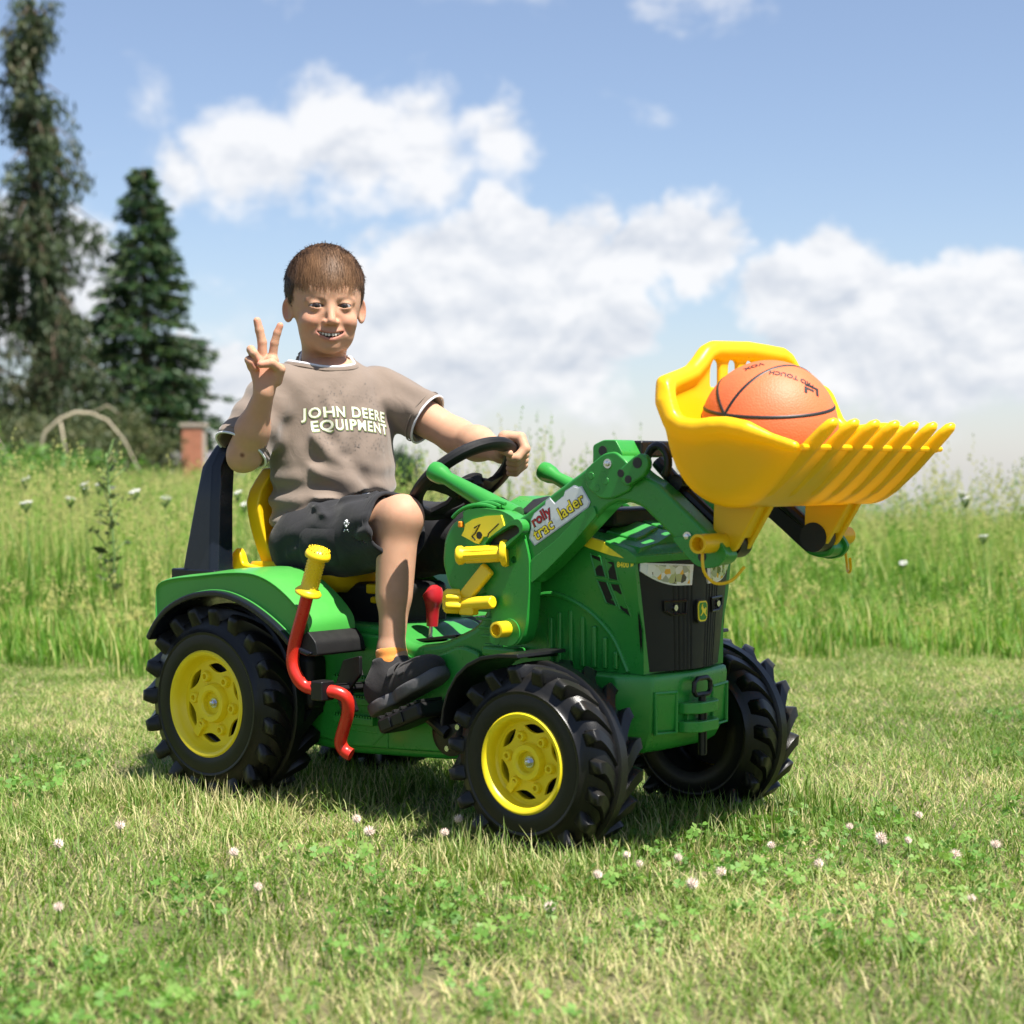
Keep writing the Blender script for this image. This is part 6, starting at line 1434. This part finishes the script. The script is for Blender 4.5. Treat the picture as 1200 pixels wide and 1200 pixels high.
pos = root.copy(); w0 = RNG.uniform(.0005, .0010, N); seg = 5
tone0 = RNG.uniform(.15, .75, N); tone0 = np.where(RNG.random(N) < .12, 1.0, tone0)
Vh = np.zeros((N, (seg+1)*2, 3), np.float32); Th = np.zeros((N, (seg+1)*2), np.float32)
lock = np.stack([np.sin(root[:, 0]*170+3*np.sin(root[:, 1]*130)), np.sin(root[:, 1]*190+2*np.sin(root[:, 2]*150+1)), np.sin(root[:, 2]*160+root[:, 0]*90)], 1)
jit = RNG.normal(size=(N, 3))*.26 + lock*.34; stray = np.where(RNG.random(N) < .05, RNG.uniform(1.2, 2.1, N), 1.0); tone0 = np.clip(tone0 + .28*lock[:, 1]*lock[:, 0] + .45*np.clip(root[:, 0]/.06, 0, 1), .05, 1); vel = None  # front strands toned lighter: sun on the fringe put into the colour
for k in range(seg+1):
    q = (pos-c0)/rad0; rn = np.linalg.norm(q, axis=1)[:, None]; nrm = q/rad0; nrm /= np.linalg.norm(nrm, axis=1)[:, None]
    out_ = pos-crown; out_[:, 2] *= .6; fl = out_/np.linalg.norm(out_, axis=1)[:, None]
    fl[:, 0] += .55*topf; fl[:, 2] -= .35 + 1.6*np.clip((pos[:, 0]-.035)/.03, 0, 1); fl += jit
    fl -= nrm*(fl*nrm).sum(1)[:, None]; fl /= np.linalg.norm(fl, axis=1)[:, None]
    side = np.cross(nrm, fl); side /= np.linalg.norm(side, axis=1)[:, None]+1e-9
    wk = (w0*(1-(k/seg)**2*.8))[:, None]
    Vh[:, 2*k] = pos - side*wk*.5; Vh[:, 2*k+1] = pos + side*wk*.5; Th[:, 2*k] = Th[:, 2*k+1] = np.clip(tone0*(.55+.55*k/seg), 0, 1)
    pos = pos + fl*(Ln/seg)[:, None] + nrm*(stray*RNG.uniform(.5, 1.2, N)*np.where(topf > .15, .0018, .0009)*(1.0 if k < 3 else -.1))[:, None]
    qq = (pos-c0)/rad0; r2 = np.linalg.norm(qq, axis=1); lim_ = 1.008 + .055*np.clip((pos[:, 0]-.045)/.02, 0, 1)*np.clip((.06-pos[:, 2])/.03, 0, 1); low_ = r2 < lim_; pos[low_] = c0 + (qq[low_]/r2[low_][:, None]*(lim_[low_]+.004)[:, None])*rad0
Wd = np.array([Ff, Sf, Uf]); Vw = Vh.reshape(-1, 3) @ Wd + np.array(HC)
base_i = (np.arange(N)*(seg+1)*2)[:, None]; Fq = np.concatenate([base_i + np.array([2*k, 2*k+1, 2*k+3, 2*k+2]) for k in range(seg)])
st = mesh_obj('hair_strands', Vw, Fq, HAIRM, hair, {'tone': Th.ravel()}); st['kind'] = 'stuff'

# ---- t-shirt
def folds(P_, dirv, freq, amp, ph, warp=0.0):
    x = P_[0]*dirv[0]+P_[1]*dirv[1]+P_[2]*dirv[2]
    return amp*np.sin(x*freq + ph + warp)
g = Grid((-.085, -.245, .455), (.255, .235, .845), .0027); p = g.loc(TR_); W_ = [g.X, g.Y, g.Z]
f_, s_, u_ = p
D = q_ell(p, (.002, 0, .006), (.086, .118, .126)); D = smin(D, q_ell(p, (.012, 0, -.10), (.096, .119, .115)), .06); D = smin(D, q_cone(p, (-.004, -.090, .070), (-.004, .090, .070), .044, .044), .04); D = smin(D, q_cone(p, (-.012, 0, .075), (-.018, 0, .120), .056, .052), .03)
D = smin(D, q_ell(p, (.018, 0, -.165), (.104, .124, .060)), .04)
hollow_t = D + .010
# sleeves: loose tubes to above the elbow
def sleeve(SH, EL, t_end, r0, r1):
    d = EL-SH; E_ = SH + d*t_end; q = q_cone(W_, SH, E_ + d*.25, r0, r1); dn = d.normalized()
    return q, (g.X-E_.x)*dn.x+(g.Y-E_.y)*dn.y+(g.Z-E_.z)*dn.z, E_, dn
RO = Vector((-.012, .004, .012))
qR, cR, eR, dR_ = sleeve(RSH, REL + Vector((-.010, -.004, .004)), .97, .049, .054); qL, cL, eL, dL2 = sleeve(LSH, LEL, .61, .049, .053)
wr = .0040*np.sin(u_*150 + s_*14 + 1.2*np.sin(s_*32))*np.clip((-.05-u_)/.07, 0, 1) + .0010*np.sin(u_*80-s_*90+2*np.sin(f_*45))
# soft diagonal folds from the raised arm and from the lap
for (a0, a1, r_, amp) in ((((.085, -.105, .02), (.115, .02, -.14)), None, .016, .0075), (((.088, -.10, -.06), (.118, .07, -.155)), None, .013, .0075), (((.075, .085, .06), (.10, .105, -.09)), None, .014, .005), (((.08, -.05, .08), (.098, -.03, -.03)), None, .012, .0035), (((.10, -.11, -.115), (.125, .03, -.175)), None, .012, .008), (((.105, -.08, -.15), (.128, .09, -.178)), None, .010, .006)):
    A, B = a0; q = q_cone(p, A, B, .001, .001); wr = wr - amp*np.exp(-(q/r_)**2) + amp*.55*np.exp(-((q-r_*1.6)/(r_*.9))**2)
D = D + wr
wsl = .0020*np.sin((g.X*.3+g.Y*.8+g.Z)*95) + .0012*np.sin((g.X-g.Y*.4+g.Z*.5)*140)
D = smin(D, qR+wsl, .022); D = smin(D, qL+wsl, .022)
D = smax(D, np.where(qR < .012, cR, -1), .002); D = smax(D, np.where(qL < .012, cL, -1), .002)
# hollow at the sleeve ends and at the hem
D = smax(D, -np.maximum(qR+wsl+.0085, -cR-.040), .002); D = smax(D, -np.maximum(qL+wsl+.0085, -cL-.040), .002)
# hem: rides up over the lap, lower at the back
hem = -.158 - .022*np.clip(-s_/.12, -1, 1) + .055*np.clip((f_-.02)/.09, 0, 1)*1.0 - .018*np.clip(-f_/.08, 0, 1) + .004*np.sin(s_*60)
hem = hem - .012
D = smax(D, hem-u_, .003)
inn_t = smin(hollow_t + wr*.8 + .0, hollow_t+.5, .01); D = smax(D, -np.maximum(hollow_t+wr, u_-hem-.03), .002)
# neckline
nk = hp(-.013, 0, -.1130); nd = (TU*.90 + Ff*.44).normalized()
ncut = np.minimum(q_cone(W_, nk - nd*.04, nk + nd*.06, .0505, .0580), (nd.x*(nk.x-g.X)+nd.y*(nk.y-g.Y)+nd.z*(nk.z-g.Z)) + .001 + .5*np.clip(q_cone(W_, nk - nd*.06, nk + nd*.06, .066, .066), 0, 1)*4); D = smax(D, -ncut, .004)
V, F = nets(g, D); V = smooth_vf(V, F, 2); shirt = mesh_obj('t_shirt', V, F, SHIRT, BOY)
# white trims: collar, cuffs, hem under-layer
bvh = BVHTree.FromPolygons([tuple(v) for v in V], [tuple(f) for f in F])
def ring_on(c, n_, r0, cnt=64):
    u1, v1 = frame_for(n_); out_ = []
    for k in range(cnt):
        a = 2*math.pi*k/cnt; out_.append(c + (u1*math.cos(a)+v1*math.sin(a))*r0)
    return out_
def trim_loop(name, pts, r_, mat, par):
    bm = bmesh.new(); n_ = len(pts); rings = []
    for k in range(n_):
        d = (pts[(k+1) % n_]-pts[k-1]).normalized(); u1, v1 = frame_for(d); rings.append([pts[k] + (u1*math.cos(a)+v1*math.sin(a))*r_ for a in [2*math.pi*j/8 for j in range(8)]])
    loft(bm, rings, closed=True); return finish(name, bm, mat, par)
def snap_near(pts, off=0.0, maxd=.06):
    out_ = []
    for q in pts:
        h_ = bvh.find_nearest(q, maxd); out_.append((h_[0] + h_[1]*off) if h_[0] is not None else q)
    for _ in range(3): out_ = [(out_[i-1]+out_[i]*2+out_[(i+1) % len(out_)])/4 for i in range(len(out_))]
    return out_
# collar: two rows, taupe rib then white edge
u1_, v1_ = frame_for(nd); edge = []
for k in range(72):
    a = 2*math.pi*k/72; d = u1_*math.cos(a)+v1_*math.sin(a); hit = None
    for j in range(60):
        q = nk + nd*(.05-.002*j); h_ = bvh.ray_cast(q, d, .10)
        if h_[0] is not None: hit = h_[0]; break
    edge.append(hit or (nk + d*.052))
for _ in range(8): edge = [(edge[i-1]+edge[i]*2+edge[(i+1) % 72])/4 for i in range(72)]
trim_loop('collar_edge', [q + nd*.0065 + (nk-q).normalized()*.003 for q in edge], .0027, TRIM, shirt); trim_loop('collar_rib', [q + nd*.000 for q in edge], .0062, SHIRT, shirt)
for E_, dn, r_ in ((eR, dR_, .049+.005*.97/1.22), (eL, dL2, .049+.004*.61/.86)):
    trim_loop('cuff_edge', ring_on(E_, dn, r_-.0015), .0022, TRIM, shirt); trim_loop('cuff_seam', ring_on(E_ - dn*.012, dn, r_+.0005), .0013, SHIRT, shirt)
def hem_pt(a):
    d = TF*math.cos(a)+TS*math.sin(a); best = None
    f0, s0 = math.cos(a)*.10, math.sin(a)*.12
    hu = -.158 - .022*max(-1, min(1, -s0/.12)) + .055*max(0, min(1, (f0-.02)/.09)) - .018*max(0, min(1, -f0/.08)) - .012
    o3 = TC + TU*(hu+.004) + d*.3; h_ = bvh.ray_cast(o3, -d, .4); return (h_[0] + d*.0005 - TU*.0045) if h_[0] is not None else TC + TU*hu + d*.11
hp_ = [hem_pt(2*math.pi*k/96) for k in range(96)]
for _ in range(3): hp_ = [(hp_[i-1]+hp_[i]*2+hp_[(i+1) % 96])/4 for i in range(96)]
trim_loop('hem_layer', [q - TU*.002 for q in hp_], .0038, TRIM, shirt)
# print on the chest: projected onto the cloth along the chest direction
INKG = flat('print_green', (.20, .26, .05), .7, 60, .15, .05); INKC = flat('print_cream', (.62, .62, .50), .7, 160, .10, .05); INKS = flat('print_faded', (.13, .11, .095), .8, 90, .3, .05); INKD = flat('print_grey', (.085, .080, .070), .8, 90, .5, .05)
FT = bpy.data.fonts.load if False else None
def on_chest(bm, off):
    kill = []
    for v in bm.verts:
        o3 = tp(.30, v.co.x, v.co.y); h_ = bvh.ray_cast(o3, -TF, .4)
        if h_[0] is not None: v.co = h_[0] + TF*off
        else: kill.append(v)
    if kill: bmesh.ops.delete(bm, geom=kill, context='VERTS')
    return bm
def chest_text(txt, size, sx, uy, rot, mat, bold, off, arch=0.0, spacing=1.0):
    bm = text_mesh(txt, size, bold, sub=4, spacing=spacing)
    for v in bm.verts:
        x, y = v.co.x*1.0, v.co.y; y += -arch*x*x; c, s3 = math.cos(rot), math.sin(rot); v.co = Vector((sx + x*c - y*s3, uy + x*s3 + y*c, 0))
    finish('print', on_chest(bm, off), mat, shirt, recalc=False)
for txt, sz, sx, uy in (('JOHN DEERE', .0268, -.004, .0330), ('EQUIPMENT', .0268, .002, .0090)):
    chest_text(txt, sz, sx+.0016, uy-.0018, -.03, INKD, .0017, .0007, 1.0, 1.13); chest_text(txt, sz, sx+.0006, uy-.0006, -.03, INKG, .0013, .0010, 1.0, 1.13); chest_text(txt, sz, sx, uy, -.03, INKC, .0006, .0013, 1.0, 1.13)
# stencil gaps of the lettering, distressed drawing around it
bm = bmesh.new()
for k in range(260):
    cx, cy = random.choice(((-.055, -.035), (.055, -.045), (-.03, .045), (.045, .045), (0, -.045))); x, y = random.gauss(cx, .016), random.gauss(cy+.018, .011); r_ = random.uniform(.0004, .0014)
    if abs(x) > .072: continue
    vs3 = [bm.verts.new((x+r_*math.cos(a)*random.uniform(.5, 1.3), y+r_*math.sin(a)*random.uniform(.4, 1.2), 0)) for a in (0, 1.2, 2.5, 3.8, 5)]; bm.faces.new(vs3)
q = finish('print_speckle', on_chest(bm, .0009), INKS, shirt, recalc=False); q['kind'] = 'stuff'

# ---- shorts
g = Grid((-.03, -.205, .385), (.44, .205, .575), .0028); W_ = [g.X, g.Y, g.Z]
D = q_ell(W_, (.085, 0, .475), (.098, .128, .075))
cuts = []
hol = None
for HIP, KN, tE in ((RHIP, RKN, .945), (LHIP, LKN, 1.02)):
    d = KN-HIP; E_ = HIP + d*tE; dn = (d.normalized() + Vector((0, 0, .10))).normalized()
    A, B = HIP + Vector((0, 0, -.004)), KN + d*.2 + Vector((0, 0, -.018)); q = q_cone(W_, A, B, .078, .060)
    q = q + .0018*np.sin((g.X*1.0+g.Z*.7+g.Y*.3)*70+2*np.sin(g.Y*40)) + .0010*np.sin((g.X*.5-g.Z+g.Y)*110)
    cuts.append((q, (g.X-E_.x)*dn.x+(g.Y-E_.y)*dn.y+(g.Z-E_.z)*dn.z, E_, dn))
for q, c, E_, dn in cuts: D = smin(D, smax(q, c, .003), .03)
for q, c, E_, dn in cuts: D = smax(D, -np.maximum(q+.0075, -c-.05), .002)
# creases of the seated cloth
for A, B, r_, amp in (((.10, -.155, .45), (.25, -.185, .50), .010, .006), ((.14, -.14, .55), (.28, -.10, .575), .012, .006), ((.11, -.10, .553), (.21, -.16, .53), .010, .005), ((.20, -.185, .46), (.33, -.175, .50), .009, .005), ((.12, .03, .55), (.30, .09, .58), .012, .006)):
    q = q_cone(W_, A, B, .001, .001); D = D - amp*np.exp(-(q/r_)**2) + amp*.5*np.exp(-((q-r_*1.7)/r_)**2)
D = smax(D, -q_cone(W_, (.40, -.125, .40), (.27, -.10, .385), .03, .02), .02) if False else D
V, F = nets(g, D); V = smooth_vf(V, F, 2); shorts = mesh_obj('shorts', V, F, SHORT, BOY)
bv2 = BVHTree.FromPolygons([tuple(v) for v in V], [tuple(f) for f in F])
for q, c, E_, dn in cuts:
    pts = [Vector(x) for x in ring_on(E_ - dn*.014, dn, .066)]; out_ = []
    for x in pts:
        h_ = bv2.find_nearest(x, .08); out_.append(h_[0] if h_[0] is not None else x)
    for _ in range(3): out_ = [(out_[i-1]+out_[i]*2+out_[(i+1) % len(out_)])/4 for i in range(len(out_))]
    trim_loop('hem_seam', out_, .0013, SHORT, shorts)
# small embroidered figure near the hem, cargo pocket flap
def on_shorts(pt, dirv):
    h_ = bv2.ray_cast(pt, dirv, .3); return h_
bm = bmesh.new(); ctr = Vector((.268, -.40, .508)); dv = Vector((0, 1, 0))
for (x, z, r_) in ((0, .0075, .0042), (0, .000, .0030), (-.006, .003, .0016), (.006, .003, .0016), (-.004, -.007, .0018), (.004, -.007, .0018), (-.0075, .0055, .0012), (.0075, .0055, .0012), (-.0065, -.0095, .0013), (.0065, -.0095, .0013)):
    h_ = on_shorts(ctr + Vector((x, 0, z)), dv)
    if h_[0] is not None: bmesh.ops.create_icosphere(bm, subdivisions=1, radius=r_, matrix=Matrix.Translation(h_[0]))
finish('embroidery', bm, TRIM, shorts)
bm = bmesh.new(); G_ = []
for i in range(9):
    row = []
    for j in range(7):
        x = .135 + .105*i/8; z = .428 + .075*j/6 + .02*(x-.135); h_ = on_shorts(Vector((x, -.40, z)), dv)
        edge = min(i, 8-i, j, 6-j); row.append((h_[0] + h_[1]*(.0055 if edge > 0 else -.001)) if h_[0] is not None else None)
    G_.append(row)
vv = [[bm.verts.new(q) if q is not None else None for q in row] for row in G_]
for i in range(8):
    for j in range(6):
        q = (vv[i][j], vv[i+1][j], vv[i+1][j+1], vv[i][j+1])
        if all(x is not None for x in q): bm.faces.new(q)
finish('cargo_pocket', bm, SHORT, shorts, sharp=50)

# ---- socks and shoes
def shoe(AN, heel, toe, s, yout):
    d = (toe-heel); Ld = d.length; X_ = d.normalized(); Y_ = Vector((0, 1, 0)); Z_ = X_.cross(Y_).normalized()
    root = empty('shoe', heel); root.parent = BOY; root.location = heel - BOY.location
    M = (heel, (X_, Y_, Z_))
    g = limb_grid([heel, toe, AN + Vector((0, 0, .02))], .055, .0022); p = g.loc(M); W_ = [g.X, g.Y, g.Z]
    al = M and [(AN-heel).dot(v) for v in (X_, Y_, Z_)]
    # upper
    D = q_ell(p, (Ld*.70, 0, .024), (Ld*.34, .034, .030)); D = smin(D, q_ell(p, (Ld*.22, 0, .030), (Ld*.24, .029, .034)), .025)
    D = smin(D, q_cone(p, (Ld*.24, 0, .035), (al[0]*.6+Ld*.24*.4, al[1]*.6, al[2]*.55+.02), .029, .0285), .02)
    D = smin(D, q_cone(p, (Ld*.40, 0, .048), (al[0]+.012, al[1], al[2]*.75+.012), .018, .017), .02)
    dz = (p[2]-.010); D = smax(D, -dz, .004)
    ank = AN-heel; up_ = (AN - (heel + X_*Ld*.3)).normalized(); D = smax(D, (g.X-AN.x)*up_.x+(g.Y-AN.y)*up_.y+(g.Z-AN.z)*up_.z+.012, .004)
    D = D + .0012*np.sin(p[0]*160)*np.exp(-((p[0]-Ld*.55)/.03)**2)
    V, F = nets(g, D); V = smooth_vf(V, F, 2); mesh_obj('upper', V, F, SUEDE, root)
    D = smax(np.minimum(np.minimum(q_ell(p, (Ld*.70, 0, .004), (Ld*.345, .040, .05)), q_ell(p, (Ld*.24, 0, .004), (Ld*.27, .0345, .05))), 9), np.abs(p[2]-.003+.010*np.clip((p[0]/Ld-.8)/.25, 0, 1)**2*-1)-.011, .004)
    V, F = nets(g, D); V = smooth_vf(V, F, 2); mesh_obj('sole', V, F, SOLE, root)
    bm = bmesh.new()   # hook-and-loop straps and the flap at the heel
    for k, (xx, zz) in enumerate(((.52, .052), (.66, .046))):
        secs = []
        for a in [R(-70+140*j/8) for j in range(9)]: secs.append([heel + X_*(Ld*(xx+e) ) + Y_*(math.sin(a)*.034) + Z_*(zz-.026+math.cos(a)*(.030 if k == 0 else .029)+o3) for e, o3 in ((-.05, 0), (-.05, .003), (.05, .003), (.05, 0))])
        loft(bm, secs)
    finish('strap', bm, SUEDE, root, .001)
    bm = bmesh.new(); c = heel + X_*(-.002) + Z_*.075 + Y_*(s*.02); loft(bm, [[c + X_*x + Z_*z + Y_*(y*s) for x, z, y in sec] for sec in (((.03, -.012, .012), (.035, .012, .012), (.035, .012, .008), (.03, -.012, .008)), ((-.006, .000, .016), (.010, .014, .016), (.010, .014, .012), (-.006, .000, .012)))]); finish('flap', bm, SUEDE, root, .001)
    g2 = limb_grid([AN], .05, .0024); W2 = [g2.X, g2.Y, g2.Z]; up2 = up_
    D = q_cone(W2, AN - up2*.03, AN + up2*.02, .0285, .0265); h2 = (g2.X-AN.x)*up2.x+(g2.Y-AN.y)*up2.y+(g2.Z-AN.z)*up2.z; D = smax(D, h2-.004, .002) + .0005*np.sin(h2*420)
    V, F = nets(g2, D); mesh_obj('sock', V, F, SOCK, BOY)
shoe(RAN, Vector((.322, -.146, .181)), Vector((.480, -.150, .256)), -1, -.15)
shoe(LAN, Vector((.405, .155, .168)), Vector((.585, .165, .200)), 1, .15)
